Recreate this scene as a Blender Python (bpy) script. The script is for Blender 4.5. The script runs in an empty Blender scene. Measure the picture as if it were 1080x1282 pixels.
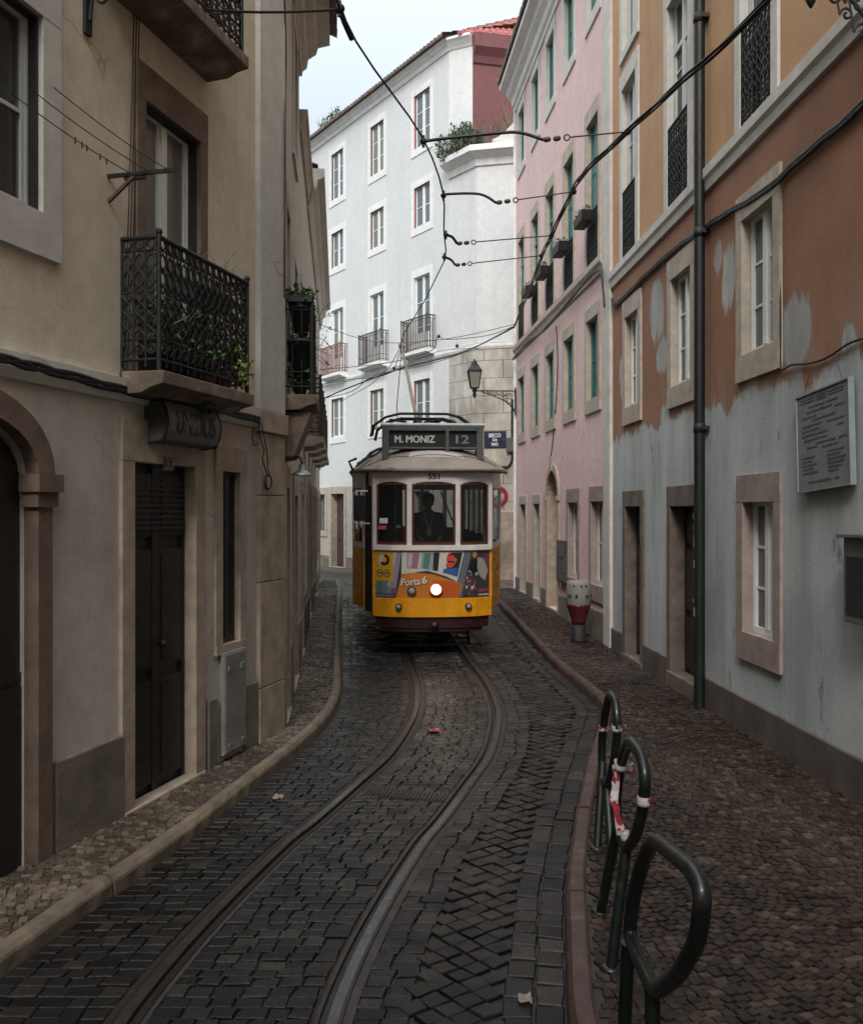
import bpy, bmesh, math, random
from mathutils import Vector, Matrix, noise
random.seed(7)
PI = math.pi
S = bpy.context.scene
COL = S.collection
FPX, CXP, CYP, CAMZ = 1200.0, 540.0, 641.0, 2.2

# ------------------------------------------------------------------ mesh builder
class MB:
    def __init__(s):
        s.v = []; s.f = []; s.m = []; s.sm = []
    def add(s, vs, fs, m=0, sm=False):
        o = len(s.v); s.v += [tuple(p) for p in vs]
        for f in fs:
            s.f.append([i + o for i in f]); s.m.append(m); s.sm.append(sm)
    def box(s, x0, x1, y0, y1, z0, z1, m=0):
        v = [(x0,y0,z0),(x1,y0,z0),(x1,y1,z0),(x0,y1,z0),(x0,y0,z1),(x1,y0,z1),(x1,y1,z1),(x0,y1,z1)]
        s.add(v, [(3,2,1,0),(4,5,6,7),(0,1,5,4),(1,2,6,5),(2,3,7,6),(3,0,4,7)], m)
    def obox(s, a, b, w, h, up=(0,0,1), m=0):
        a = Vector(a); b = Vector(b); d = (b-a).normalized(); up = Vector(up)
        x = d.cross(up).normalized()*w/2; u = x.cross(d).normalized()*h/2
        v = [a-x-u,a+x-u,a+x+u,a-x+u,b-x-u,b+x-u,b+x+u,b-x+u]
        s.add(v, [(0,1,2,3),(7,6,5,4),(4,5,1,0),(5,6,2,1),(6,7,3,2),(7,4,0,3)], m)
    def tube(s, pts, r, n=6, m=0, closed=False, sm=True):
        pts = [Vector(p) for p in pts]; N = len(pts)
        if N < 2: return
        rs = r if isinstance(r, (list, tuple)) else [r]*N
        vs = []; prev = None
        for i in range(N):
            if closed: t = pts[(i+1) % N]-pts[i-1]
            elif i == 0: t = pts[1]-pts[0]
            elif i == N-1: t = pts[-1]-pts[-2]
            else: t = (pts[i+1]-pts[i]).normalized()+(pts[i]-pts[i-1]).normalized()
            if t.length < 1e-9: t = Vector((0,0,1))
            t.normalize()
            if prev is None:
                a = Vector((0,0,1)) if abs(t.z) < .9 else Vector((1,0,0))
                prev = t.cross(a).normalized()
            nrm = prev-t*prev.dot(t)
            if nrm.length < 1e-6: nrm = t.orthogonal()
            nrm.normalize(); prev = nrm; b = t.cross(nrm)
            for k in range(n):
                an = 2*PI*k/n
                vs.append(pts[i]+(nrm*math.cos(an)+b*math.sin(an))*rs[i])
        fs = []
        L = N if closed else N-1
        for i in range(L):
            j = (i+1) % N
            for k in range(n):
                k2 = (k+1) % n
                fs.append((i*n+k, i*n+k2, j*n+k2, j*n+k))
        s.add(vs, fs, m, sm)
        if not closed:
            s.add(vs[:n], [tuple(range(n-1,-1,-1))], m); s.add(vs[-n:], [tuple(range(n))], m)
    def ring(s, c, R, r, ax=(0,1,0), n=10, k=4, m=0):
        q = Vector((0,0,1)).rotation_difference(Vector(ax)); c = Vector(c)
        s.tube([c+q@Vector((R*math.cos(2*PI*i/n), R*math.sin(2*PI*i/n), 0)) for i in range(n)], r, k, m, True)
    def lathe(s, prof, n=16, c=(0,0,0), ax=(0,0,1), m=0, sm=True):
        q = Vector((0,0,1)).rotation_difference(Vector(ax)); c = Vector(c); vs = []
        for (r, z) in prof:
            for k in range(n):
                a = 2*PI*k/n
                vs.append(c+q@Vector((r*math.cos(a), r*math.sin(a), z)))
        fs = []
        for i in range(len(prof)-1):
            for k in range(n):
                k2 = (k+1) % n
                fs.append((i*n+k, i*n+k2, (i+1)*n+k2, (i+1)*n+k))
        fs.append(tuple(range(n-1,-1,-1))); fs.append(tuple(range((len(prof)-1)*n, len(prof)*n)))
        s.add(vs, fs, m, sm)
    def profile(s, prof, s0, s1, m=0):          # closed (y,z) outline swept along x
        n = len(prof)
        vs = [(s0,y,z) for y,z in prof]+[(s1,y,z) for y,z in prof]
        fs = [(i,(i+1)%n,n+(i+1)%n,n+i) for i in range(n)]
        fs += [tuple(range(n-1,-1,-1)), tuple(range(n,2*n))]
        s.add(vs, fs, m)
    def prism(s, poly, y0, y1, m=0):             # (x,z) outline with thickness along y
        n = len(poly)
        vs = [(x,y0,z) for x,z in poly]+[(x,y1,z) for x,z in poly]
        fs = [tuple(range(n)), tuple(range(2*n-1,n-1,-1))]+[((i+1)%n,i,n+i,n+(i+1)%n) for i in range(n)]
        s.add(vs, fs, m)
    def sphere(s, c, r, n=10, k=7, m=0, sc=(1,1,1)):
        s.lathe([(max(1e-4, r*math.sin(PI*i/k)), -r*math.cos(PI*i/k)) for i in range(k+1)], n, c, m=m)
    def build(s, name, mats, parent=None, loc=None, rot=None, bevel=0, fix=True):
        me = bpy.data.meshes.new(name)
        me.from_pydata(s.v, [], s.f)
        if not isinstance(mats, (list, tuple)): mats = [mats]
        for mm in mats: me.materials.append(mm)
        for p, mi, sm in zip(me.polygons, s.m, s.sm):
            p.material_index = min(mi, len(mats)-1); p.use_smooth = sm
        if fix:
            bm = bmesh.new(); bm.from_mesh(me)
            bmesh.ops.recalc_face_normals(bm, faces=bm.faces); bm.to_mesh(me); bm.free()
        me.update()
        return link(name, me, parent, loc, rot, bevel)

def link(name, me, parent=None, loc=None, rot=None, bevel=0):
    o = bpy.data.objects.new(name, me); COL.objects.link(o)
    if parent: o.parent = parent
    if loc is not None: o.location = loc
    if rot is not None: o.rotation_euler = rot
    if bevel:
        b = o.modifiers.new('edge', 'BEVEL'); b.width = bevel; b.segments = 2; b.limit_method = 'ANGLE'
    return o

def tag(o, label, cat, group=None):
    o['label'] = label; o['category'] = cat
    if group: o['group'] = group
    return o
def struct(o):
    o['kind'] = 'structure'; return o
def thing(name, label, cat, loc=(0,0,0), rotz=0, group=None):
    o = bpy.data.objects.new(name, None); COL.objects.link(o)
    o.empty_display_size = .2; o.location = loc; o.rotation_euler = (0,0,rotz)
    return tag(o, label, cat, group)

# ------------------------------------------------------------------ materials
def new_mat(name):
    m = bpy.data.materials.new(name); m.use_nodes = True
    nt = m.node_tree; b = nt.nodes['Principled BSDF']
    return m, nt, b
def node(nt, t, **kw):
    n = nt.nodes.new(t)
    for k, v in kw.items():
        if k.startswith('i_'): n.inputs[k[2:].replace('_', ' ')].default_value = v
        else: setattr(n, k, v)
    return n
def ramp(nt, fac, stops):
    r = nt.nodes.new('ShaderNodeValToRGB'); el = r.color_ramp.elements
    el[0].position, el[0].color = stops[0][0], stops[0][1]
    el[1].position, el[1].color = stops[-1][0], stops[-1][1]
    for p, c in stops[1:-1]:
        e = el.new(p); e.color = c
    nt.links.new(fac, r.inputs[0]); return r
def c4(c, k=1): return (c[0]*k, c[1]*k, c[2]*k, 1)
def mixc(nt, fac, a, b):
    n = node(nt, 'ShaderNodeMix', data_type='RGBA')
    for inp, x in ((n.inputs[0], fac), (n.inputs[6], a), (n.inputs[7], b)):
        if hasattr(x, 'links'): nt.links.new(x, inp)
        else: inp.default_value = x
    return n.outputs[2]
def mth(nt, op, a, b=None, clamp=False):
    n = node(nt, 'ShaderNodeMath', operation=op, use_clamp=clamp)
    for inp, x in ((n.inputs[0], a), (n.inputs[1], b)):
        if x is None: continue
        if hasattr(x, 'links'): nt.links.new(x, inp)
        else: inp.default_value = x
    return n.outputs[0]
def coords(nt, sc=(1,1,1)):
    tc = node(nt, 'ShaderNodeTexCoord'); mp = node(nt, 'ShaderNodeMapping')
    mp.inputs['Scale'].default_value = sc
    nt.links.new(tc.outputs['Object'], mp.inputs[0]); return mp.outputs[0]
def nz(nt, co, scale, detail=4, rough=.6, dist=0):
    n = node(nt, 'ShaderNodeTexNoise'); n.inputs['Scale'].default_value = scale
    n.inputs['Detail'].default_value = detail; n.inputs['Roughness'].default_value = rough
    n.inputs['Distortion'].default_value = dist
    nt.links.new(co, n.inputs['Vector']); return n.outputs[0]
def bump(nt, b, h, st=.3, d=.01):
    n = node(nt, 'ShaderNodeBump'); n.inputs['Strength'].default_value = st; n.inputs['Distance'].default_value = d
    nt.links.new(h, n.inputs['Height']); nt.links.new(n.outputs[0], b.inputs['Normal'])

def mat(name, base, rough=.6, metal=0, var=.2, scale=6, bmp=0, bscale=60, island=0, alt=None, rvar=.1, coat=0):
    m, nt, b = new_mat(name); co = coords(nt)
    n1 = nz(nt, co, scale, 5)
    lo = c4(base, 1-var); hi = c4(base, 1+var)
    r = ramp(nt, n1, [(.3, lo), (.7, hi)] if alt is None else [(.32, c4(base, 1-var)), (.55, c4(base)), (.68, c4(alt))])
    out = r.outputs[0]
    if island:
        g = node(nt, 'ShaderNodeNewGeometry')
        k = mth(nt, 'MULTIPLY_ADD', g.outputs['Random Per Island'], island*2)
        k.node.inputs[2].default_value = 1-island
        mx = node(nt, 'ShaderNodeVectorMath', operation='SCALE')
        nt.links.new(out, mx.inputs[0]); nt.links.new(k, mx.inputs['Scale']); out = mx.outputs[0]
    nt.links.new(out, b.inputs['Base Color'])
    rr = ramp(nt, nz(nt, co, scale*2.3, 3), [(.3, (max(.05, rough-rvar),)*3+(1,)), (.7, (min(1, rough+rvar),)*3+(1,))])
    nt.links.new(rr.outputs[0], b.inputs['Roughness'])
    b.inputs['Metallic'].default_value = metal
    if coat: b.inputs['Coat Weight'].default_value = coat
    if bmp: bump(nt, b, nz(nt, co, bscale, 4), bmp, .01)
    return m

def plaster(name, base, stain, amt=.5, crack=.5, rough=.85, bst=.35, flake=.5):
    m, nt, b = new_mat(name)
    co = coords(nt); cs = coords(nt, (2.2, 2.2, .22))
    big = nz(nt, co, .55, 6, .65)
    streak = nz(nt, cs, 1.6, 6, .65)
    f1 = ramp(nt, big, [(.42, (0,0,0,1)), (.72, (1,1,1,1))]).outputs[0]
    f2 = ramp(nt, streak, [(.5, (0,0,0,1)), (.75, (1,1,1,1))]).outputs[0]
    col = mixc(nt, mth(nt, 'MULTIPLY', f1, amt), c4(base), c4(stain))
    col = mixc(nt, mth(nt, 'MULTIPLY', f2, amt*.6), col, c4(stain, .8))
    fine = ramp(nt, nz(nt, co, 7, 6, .7), [(.3, (1-.25*amt,)*3+(1,)), (.7, (1.05,1.05,1.05,1))]).outputs[0]
    mm = node(nt, 'ShaderNodeMix', data_type='RGBA', blend_type='MULTIPLY'); mm.inputs[0].default_value = 1
    nt.links.new(col, mm.inputs[6]); nt.links.new(fine, mm.inputs[7])
    out = mm.outputs[2]
    # hairline cracks, only here and there
    dn = node(nt, 'ShaderNodeTexNoise'); dn.inputs['Scale'].default_value = 3; nt.links.new(co, dn.inputs['Vector'])
    wv = node(nt, 'ShaderNodeVectorMath', operation='MULTIPLY_ADD'); nt.links.new(dn.outputs['Color'], wv.inputs[0]); wv.inputs[1].default_value = (.5,.5,.5); nt.links.new(co, wv.inputs[2])
    vo = node(nt, 'ShaderNodeTexVoronoi', feature='DISTANCE_TO_EDGE'); vo.inputs['Scale'].default_value = .8; nt.links.new(wv.outputs[0], vo.inputs['Vector'])
    cr = ramp(nt, vo.outputs[0], [(.004, (1,1,1,1)), (.010, (0,0,0,1))]).outputs[0]
    cm = ramp(nt, nz(nt, co, .6, 3), [(.52,(0,0,0,1)),(.6,(1,1,1,1))]).outputs[0]
    cf = mth(nt, 'MULTIPLY', mth(nt, 'MULTIPLY', cr, cm), crack)
    out = mixc(nt, cf, out, c4(stain, .45))
    # old patch repairs and flaked paint
    fl = ramp(nt, nz(nt, co, 1.15, 8, .62), [(.635,(0,0,0,1)),(.66,(1,1,1,1))]).outputs[0]
    out = mixc(nt, mth(nt, 'MULTIPLY', fl, flake), out, c4((stain[0]*.6+base[0]*.35, stain[1]*.6+base[1]*.35, stain[2]*.62+base[2]*.4)))
    sp = ramp(nt, nz(nt, co, 26, 3, .6), [(.68,(0,0,0,1)),(.76,(1,1,1,1))]).outputs[0]
    out = mixc(nt, mth(nt, 'MULTIPLY', sp, .35*amt), out, c4(stain, .6))
    nt.links.new(out, b.inputs['Base Color'])
    b.inputs['Roughness'].default_value = rough
    h = mth(nt, 'ADD', mth(nt, 'MULTIPLY', nz(nt, co, 2.2, 3), 2.5), nz(nt, co, 45, 5, .7))
    h = mth(nt, 'SUBTRACT', h, mth(nt, 'MULTIPLY', fl, flake*.8))
    bump(nt, b, h, bst, .012)
    return m

def orange_wall():
    # peeling facade: ochre upper storey, burnt orange below, bare grey render with a ragged upper edge at street level
    m, nt, b = new_mat('orange_plaster'); co = coords(nt)
    sep = node(nt, 'ShaderNodeSeparateXYZ'); nt.links.new(co, sep.inputs[0])
    sx, z = sep.outputs[0], sep.outputs[2]
    cs = coords(nt, (1.6, 1.6, .25))
    n1 = nz(nt, co, 1.3, 6, .65); n2 = nz(nt, cs, 1.7, 6, .65); n3 = nz(nt, co, .5, 4)
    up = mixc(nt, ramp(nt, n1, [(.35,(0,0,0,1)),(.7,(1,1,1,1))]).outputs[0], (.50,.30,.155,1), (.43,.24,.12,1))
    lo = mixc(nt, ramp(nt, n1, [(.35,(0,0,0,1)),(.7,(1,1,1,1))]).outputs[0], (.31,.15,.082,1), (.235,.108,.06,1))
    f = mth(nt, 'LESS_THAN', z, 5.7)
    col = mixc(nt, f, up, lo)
    col = mixc(nt, mth(nt, 'MULTIPLY', ramp(nt, n2, [(.5,(0,0,0,1)),(.75,(1,1,1,1))]).outputs[0], .35), col, (.24,.12,.06,1))
    grey = mixc(nt, ramp(nt, mth(nt, 'ADD', mth(nt, 'MULTIPLY', n2, .55), mth(nt, 'MULTIPLY', n3, .45)), [(.38,(0,0,0,1)),(.60,(1,1,1,1))]).outputs[0], (.50,.52,.505,1), (.30,.32,.315,1))
    grey = mixc(nt, ramp(nt, nz(nt, coords(nt,(1,1,.45)), 2.6, 6, .7), [(.60,(0,0,0,1)),(.68,(1,1,1,1))]).outputs[0], grey, (.15,.155,.15,1))
    # ragged boundary
    edge = mth(nt, 'ADD', mth(nt, 'MULTIPLY', mth(nt, 'SUBTRACT', nz(nt, coords(nt,(1,1,.8)), 1.5, 7, .58), .5), 1.15), 3.34)
    ms = node(nt, 'ShaderNodeMapRange', clamp=True); nt.links.new(mth(nt, 'SUBTRACT', edge, z), ms.inputs[0]); ms.inputs[1].default_value = -.03; ms.inputs[2].default_value = .05; gm = ms.outputs[0]
    fade = node(nt, 'ShaderNodeMapRange', clamp=True); nt.links.new(mth(nt, 'SUBTRACT', z, edge), fade.inputs[0]); fade.inputs[1].default_value = 0; fade.inputs[2].default_value = .9; fade.inputs[3].default_value = .55; fade.inputs[4].default_value = 0
    col = mixc(nt, mth(nt, 'MULTIPLY', fade.outputs[0], ramp(nt, nz(nt, coords(nt,(1,1,.4)), 3, 6, .65), [(.42,(0,0,0,1)),(.62,(1,1,1,1))]).outputs[0]), col, (.36,.27,.21,1))
    # bare patches higher up (places where paint has come off)
    for (cx, cz, rx, rz) in ORANGE_PATCHES:
        dx = mth(nt, 'DIVIDE', mth(nt, 'SUBTRACT', sx, cx), rx); dz = mth(nt, 'DIVIDE', mth(nt, 'SUBTRACT', z, cz), rz)
        d = mth(nt, 'ADD', mth(nt, 'MULTIPLY', dx, dx), mth(nt, 'MULTIPLY', dz, dz))
        d = mth(nt, 'ADD', d, mth(nt, 'MULTIPLY', mth(nt, 'SUBTRACT', nz(nt, coords(nt,(1,1,.35)), 5, 6, .65), .5), 3.0))
        sf = node(nt, 'ShaderNodeMapRange', clamp=True); nt.links.new(d, sf.inputs[0]); sf.inputs[1].default_value = .95; sf.inputs[2].default_value = .55; sf.inputs[3].default_value = 0; sf.inputs[4].default_value = .8
        gm = mth(nt, 'MAXIMUM', gm, sf.outputs[0])
    col = mixc(nt, gm, col, grey)
    nt.links.new(col, b.inputs['Base Color']); b.inputs['Roughness'].default_value = .85
    h = mth(nt, 'ADD', mth(nt, 'MULTIPLY', gm, -.8), mth(nt, 'ADD', mth(nt,'MULTIPLY', n1, 2), nz(nt, co, 45, 5, .7)))
    bump(nt, b, h, .4, .012)
    return m

def glass_mat(name, tint=(.75,.8,.8), body=(.02,.025,.025), trans=.55):
    m, nt, b = new_mat(name)
    out = nt.nodes['Material Output']
    b.inputs['Base Color'].default_value = c4(body); b.inputs['Roughness'].default_value = .06
    co = coords(nt); bump(nt, b, nz(nt, co, 3, 2), .06, .02)
    tr = node(nt, 'ShaderNodeBsdfTransparent'); tr.inputs[0].default_value = c4(tint)
    mx = node(nt, 'ShaderNodeMixShader'); mx.inputs[0].default_value = trans
    nt.links.new(b.outputs[0], mx.inputs[1]); nt.links.new(tr.outputs[0], mx.inputs[2])
    nt.links.new(mx.outputs[0], out.inputs[0])
    return m
def emit(name, col, st):
    m, nt, b = new_mat(name)
    b.inputs['Base Color'].default_value = c4(col); b.inputs['Emission Color'].default_value = c4(col)
    b.inputs['Emission Strength'].default_value = st
    return m

# orange wall patches in local (s, z); filled in once the wall frame is known
ORANGE_PATCHES = []

# ------------------------------------------------------------------ walls
class Wall:
    """Street wall; seen from the street s runs to the viewer's right, i runs into the wall."""
    def __init__(s, pl, pr):
        s.pl = Vector((pl[0], pl[1])); s.pr = Vector((pr[0], pr[1]))
        s.L = (s.pr-s.pl).length; s.r = (s.pr-s.pl).normalized(); s.i = Vector((-s.r.y, s.r.x))
        s.rot = math.atan2(s.r.y, s.r.x)
    def sz(s, px, py):
        a = (px-CXP)/FPX
        # pl + r*t = Y*(a,1)
        det = s.r.x*(-1)-(-a)*s.r.y
        t = (-s.pl.x*(-1)-(-a)*(-s.pl.y))/det
        Y = s.pl.y+s.r.y*t
        return t, CAMZ+(CYP-py)/FPX*Y
    def sY(s, Y): return (Y-s.pl.y)/s.r.y
    def W(s, sx, i, z):
        p = s.pl+s.r*sx+s.i*i
        return Vector((p.x, p.y, z))

def zg(Y):
    if Y < 14: return 0.0
    if Y < 22: return .025*(Y-14)
    if Y < 27: return .2
    if Y < 36: return .2-.013*(Y-27)
    return .08

def wall_mesh(L, z0, z1, ops, depth=8, rev=.3, name='wall', mats=None, parent=None, skip_side=()):
    """ops: (s0,s1,za,zb[,arch]) openings; front face with real holes, reveals, sides, back and top."""
    mb = MB()
    ss = sorted(set([0, L]+[round(v,4) for o in ops for v in (o[0], o[1]) if 0 < v < L]))
    zs = sorted(set([z0, z1]+[round(v,4) for o in ops for v in (o[2], o[3]) if z0 < v < z1]))
    for a, b in zip(ss, ss[1:]):
        for c, d in zip(zs, zs[1:]):
            mx, mz = (a+b)/2, (c+d)/2
            if any(o[0] < mx < o[1] and o[2] < mz < o[3] for o in ops): continue
            mb.add([(a,0,c),(b,0,c),(b,0,d),(a,0,d)], [(0,1,2,3)])
    for o in ops:
        a, b, c, d = max(0,o[0]), min(L,o[1]), o[2], o[3]
        if len(o) > 4:
            rise = o[4]; n = 14; cx = (a+b)/2; hw = (b-a)/2
            arc = [(cx-hw*math.cos(PI*k/n), d-rise+rise*math.sin(PI*k/n)) for k in range(n+1)]
            for k in range(n):
                (xa,za),(xb,zb) = arc[k], arc[k+1]
                mb.add([(xa,0,za),(xb,0,zb),(xb,0,d+.001),(xa,0,d+.001)], [(0,1,2,3)])
                mb.add([(xa,0,za),(xa,rev,za),(xb,rev,zb),(xb,0,zb)], [(0,1,2,3)])
            zt = d-rise
            mb.add([(a,0,c),(a,rev,c),(a,rev,zt),(a,0,zt)], [(0,1,2,3)])
            mb.add([(b,0,c),(b,0,zt),(b,rev,zt),(b,rev,c)], [(0,1,2,3)])
            mb.add([(a,0,c),(b,0,c),(b,rev,c),(a,rev,c)], [(0,1,2,3)])
        else:
            mb.add([(a,0,c),(b,0,c),(b,rev,c),(a,rev,c)], [(0,1,2,3)])
            mb.add([(a,0,d),(a,rev,d),(b,rev,d),(b,0,d)], [(0,1,2,3)])
            mb.add([(a,0,c),(a,rev,c),(a,rev,d),(a,0,d)], [(0,1,2,3)])
            mb.add([(b,0,c),(b,0,d),(b,rev,d),(b,rev,c)], [(0,1,2,3)])
    D = depth
    mb.add([(0,0,z0),(0,D,z0),(0,D,z1),(0,0,z1)], [(0,1,2,3)])
    mb.add([(L,0,z0),(L,0,z1),(L,D,z1),(L,D,z0)], [(0,1,2,3)])
    mb.add([(0,D,z0),(L,D,z0),(L,D,z1),(0,D,z1)], [(0,1,2,3)])
    mb.add([(0,0,z1),(L,0,z1),(L,D,z1),(0,D,z1)], [(0,1,2,3)])
    mb.add([(0,.32,z0),(L,.32,z0),(L,D,z0),(0,D,z0)], [(0,1,2,3)])
    return mb.build(name, mats, parent, fix=False)

def surround(mb, w, h, jw=.13, lin=.18, sill=.14, proj=.03, ins=.05, x0=0, z0=0, bottom=True):
    e = .006
    mb.box(x0-jw, x0+e, -proj, ins, z0, z0+h)
    mb.box(x0+w-e, x0+w+jw, -proj, ins, z0, z0+h)
    mb.box(x0-jw, x0+w+jw, -proj-.002, ins, z0+h-e, z0+h+lin)
    if bottom: mb.box(x0-jw, x0+w+jw, -proj-.004, ins+.1, z0-sill, z0+e)

def curtain_mesh(w, h, seed=0, gap=.06, full=1.0):
    rnd = random.Random(seed); mb = MB(); n = 30; low = full < 0; full = abs(full)
    for side in (0, 1):
        a, b = (.02, w/2-gap*rnd.random()) if side == 0 else (w/2+gap*rnd.random(), w-.02)
        vs = []; ph = rnd.random()*6
        for j in range(5):
            z = (0 if low else h*(1-full))+h*full*j/4
            for k in range(n+1):
                x = a+(b-a)*k/n
                vs.append((x, .018*math.sin(k*1.35+ph)+.008*math.sin(k*.6+j*.4+ph), z))
        fs = [(j*(n+1)+k, j*(n+1)+k+1, (j+1)*(n+1)+k+1, (j+1)*(n+1)+k) for j in range(4) for k in range(n)]
        mb.add(vs, fs, 0, True)
    return mb

def iron_panel(mb, x0, x1, z0, z1, y=0, step=.1, ornate=True, along=None, r=.009):
    """cast iron railing panel in the x-z plane at depth y (along maps local x to 3-D)"""
    P = along or (lambda x, z: (x, y, z))
    L = x1-x0; n = max(2, round(L/step)); st = L/n; H = z1-z0
    mb.tube([P(x0-.01, z1), P(x1+.01, z1)], .017, 6)
    mb.tube([P(x0, z1-.1*H), P(x1, z1-.1*H)], .008, 4)
    mb.tube([P(x0, z0+.05), P(x1, z0+.05)], .011, 4)
    mb.tube([P(x0, z0+.17*H+.04), P(x1, z0+.17*H+.04)], .008, 4)
    for k in range(n+1):
        x = x0+st*k
        mb.tube([P(x, z0), P(x, z1)], r if 0 < k < n else .013, 4)
    if not ornate: return
    for k in range(n):
        c = x0+st*(k+.5)
        def circ(cz, R, seg=9):
            mb.tube([P(c+R*math.cos(2*PI*i/seg), cz+R*math.sin(2*PI*i/seg)) for i in range(seg)], .008, 4, closed=True)
        circ(z1-.05*H, st*.34)
        circ(z0+.05+.08*H, st*.36)
        for sg in (1, -1):      # S scrolls in the upper third, lattice below
            pts = [P(c+sg*st*.42*math.sin(t*2*PI), z1-.12*H-.26*H*t) for t in [i/8 for i in range(9)]]
            mb.tube(pts, .009, 4)
            pts = [P(c+sg*st*.45*math.cos(t*3*PI), z0+.24*H+.32*H*t) for t in [i/12 for i in range(13)]]
            mb.tube(pts, .0085, 4)
        circ(z0+.6*H, st*.26, 8); circ(z1-.25*H, st*.16, 7)

def leaves(mb, c, rad, n, size, rnd, m=0, up=.3):
    for _ in range(n):
        while True:
            p = Vector((rnd.uniform(-1,1), rnd.uniform(-1,1), rnd.uniform(-1,1)))
            if p.length < 1: break
        p = Vector((p.x*rad[0], p.y*rad[1], p.z*rad[2]))+Vector(c)
        d = Vector((rnd.gauss(0,1), rnd.gauss(0,1), rnd.gauss(up,1))).normalized()
        t = d.orthogonal().normalized(); t.rotate(Matrix.Rotation(rnd.random()*6, 3, d))
        s = size*rnd.uniform(.6,1.4); w = s*.32; nn = d.cross(t)*s*.12
        mb.add([p, p+d*s*.5+t*w+nn, p+d*s, p+d*s*.5-t*w+nn], [(0,1,2),(0,2,3)], m)
def blades(mb, c, rad, n, h, rnd, m=0):
    for _ in range(n):
        p = Vector(c)+Vector((rnd.uniform(-rad[0],rad[0]), rnd.uniform(-rad[1],rad[1]), 0))
        d = Vector((rnd.gauss(0,.25), rnd.gauss(0,.25), 1)); hh = h*rnd.uniform(.5,1.2)
        q = p+d*hh*.6; e = p+d*hh+Vector((rnd.gauss(0,.08), rnd.gauss(0,.08), -.02))*hh*3
        t = Vector((rnd.gauss(0,1), rnd.gauss(0,1), 0)).normalized()*.004
        mb.add([p-t, p+t, q+t*.7, q-t*.7, e], [(0,1,2,3),(3,2,4)], m)

def text_geo(txt, size, bold=0, shear=0, spacing=1):
    cu = bpy.data.curves.new('t', 'FONT'); cu.body = txt; cu.size = size
    cu.align_x = 'CENTER'; cu.align_y = 'CENTER'; cu.offset = bold; cu.shear = shear; cu.space_character = spacing
    cu.resolution_u = 3
    o = bpy.data.objects.new('t', cu); COL.objects.link(o)
    dg = bpy.context.evaluated_depsgraph_get(); me = bpy.data.meshes.new_from_object(o.evaluated_get(dg))
    vs = [v.co.copy() for v in me.vertices]; fs = [tuple(p.vertices) for p in me.polygons]
    bpy.data.objects.remove(o); bpy.data.curves.remove(cu); bpy.data.meshes.remove(me)
    return vs, fs
def fit_text(txt, w, h, bold=0, **k):
    vs, fs = text_geo(txt, 1, bold, **k)
    xs = [v.x for v in vs]; ys = [v.y for v in vs]
    cx, cy = (min(xs)+max(xs))/2, (min(ys)+max(ys))/2
    sx, sy = w/(max(xs)-min(xs)), h/(max(ys)-min(ys))
    return [((v.x-cx)*sx, (v.y-cy)*sy) for v in vs], fs
def add_text(mb, txt, w, h, fn, m=0, bold=.01, th=.003, **k):
    """fn maps (u, v, outward) to 3-D; bold strokes are overlaid strikes a hair apart"""
    vs, fs = fit_text(txt, w, h, 0, **k)
    st = bold*h
    offs = [(0,0)] if bold == 0 else [(-st,0),(st,0),(0,st*.7),(0,-st*.7),(0,0)]
    for q, (dx, dy) in enumerate(offs):
        mb.add([fn(u+dx, v+dy, th+.0004*q) for u, v in vs], fs, m)

def catenary(a, b, sag, n=14):
    a, b = Vector(a), Vector(b)
    return [a.lerp(b, t)-Vector((0,0,sag*4*t*(1-t))) for t in [i/n for i in range(n+1)]]
def pix(px, py, Y):
    return Vector(((px-CXP)/FPX*Y, Y, CAMZ+(CYP-py)/FPX*Y))
def interp(tab, t):
    if t <= tab[0][0]: return tab[0][1]
    for (a, x), (b, y) in zip(tab, tab[1:]):
        if t <= b: return x+(y-x)*(t-a)/(b-a)
    return tab[-1][1]
def crom(tab, t):
    k = 0
    while k < len(tab)-2 and t > tab[k+1][0]: k += 1
    p1, p2 = tab[k], tab[k+1]; p0 = tab[max(0,k-1)]; p3 = tab[min(len(tab)-1,k+2)]
    h = p2[0]-p1[0]; u = min(1, max(0, (t-p1[0])/h))
    m1 = (p2[1]-p0[1])/(p2[0]-p0[0])*h; m2 = (p3[1]-p1[1])/(p3[0]-p1[0])*h
    return (2*u**3-3*u*u+1)*p1[1]+(u**3-2*u*u+u)*m1+(-2*u**3+3*u*u)*p2[1]+(u**3-u*u)*m2
# ------------------------------------------------------------------ shared materials
M = {}
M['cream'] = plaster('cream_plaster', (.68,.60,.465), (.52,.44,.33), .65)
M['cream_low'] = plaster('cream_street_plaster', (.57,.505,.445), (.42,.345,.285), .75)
M['row'] = plaster('grey_cream_plaster', (.53,.49,.41), (.38,.34,.27), .6)
M['white'] = plaster('white_limewash', (.60,.595,.575), (.47,.475,.47), .42, .2, .85, .06, .35)
M['oldwall'] = plaster('grimy_stone_render', (.50,.45,.37), (.30,.26,.20), .8)
M['pink'] = plaster('pink_plaster', (.72,.51,.485), (.62,.425,.40), .6)
M['redwall'] = plaster('oxblood_plaster', (.175,.066,.066), (.13,.05,.048), .5)
M['stone'] = mat('limestone_trim', (.40,.34,.27), .75, var=.22, scale=5, bmp=.35, bscale=45)
M['stone_light'] = mat('pale_limestone_trim', (.52,.49,.44), .75, var=.15, scale=4, bmp=.25, bscale=45)
M['stone_white'] = mat('painted_white_trim', (.68,.67,.64), .75, var=.12, scale=4, bmp=.25, bscale=45)
M['stone_brown'] = mat('brown_stone_trim', (.15,.105,.075), .75, var=.3, scale=6, bmp=.3)
M['stone_tan'] = mat('tan_stone_trim', (.37,.295,.225), .75, var=.28, scale=5, bmp=.35)
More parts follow.
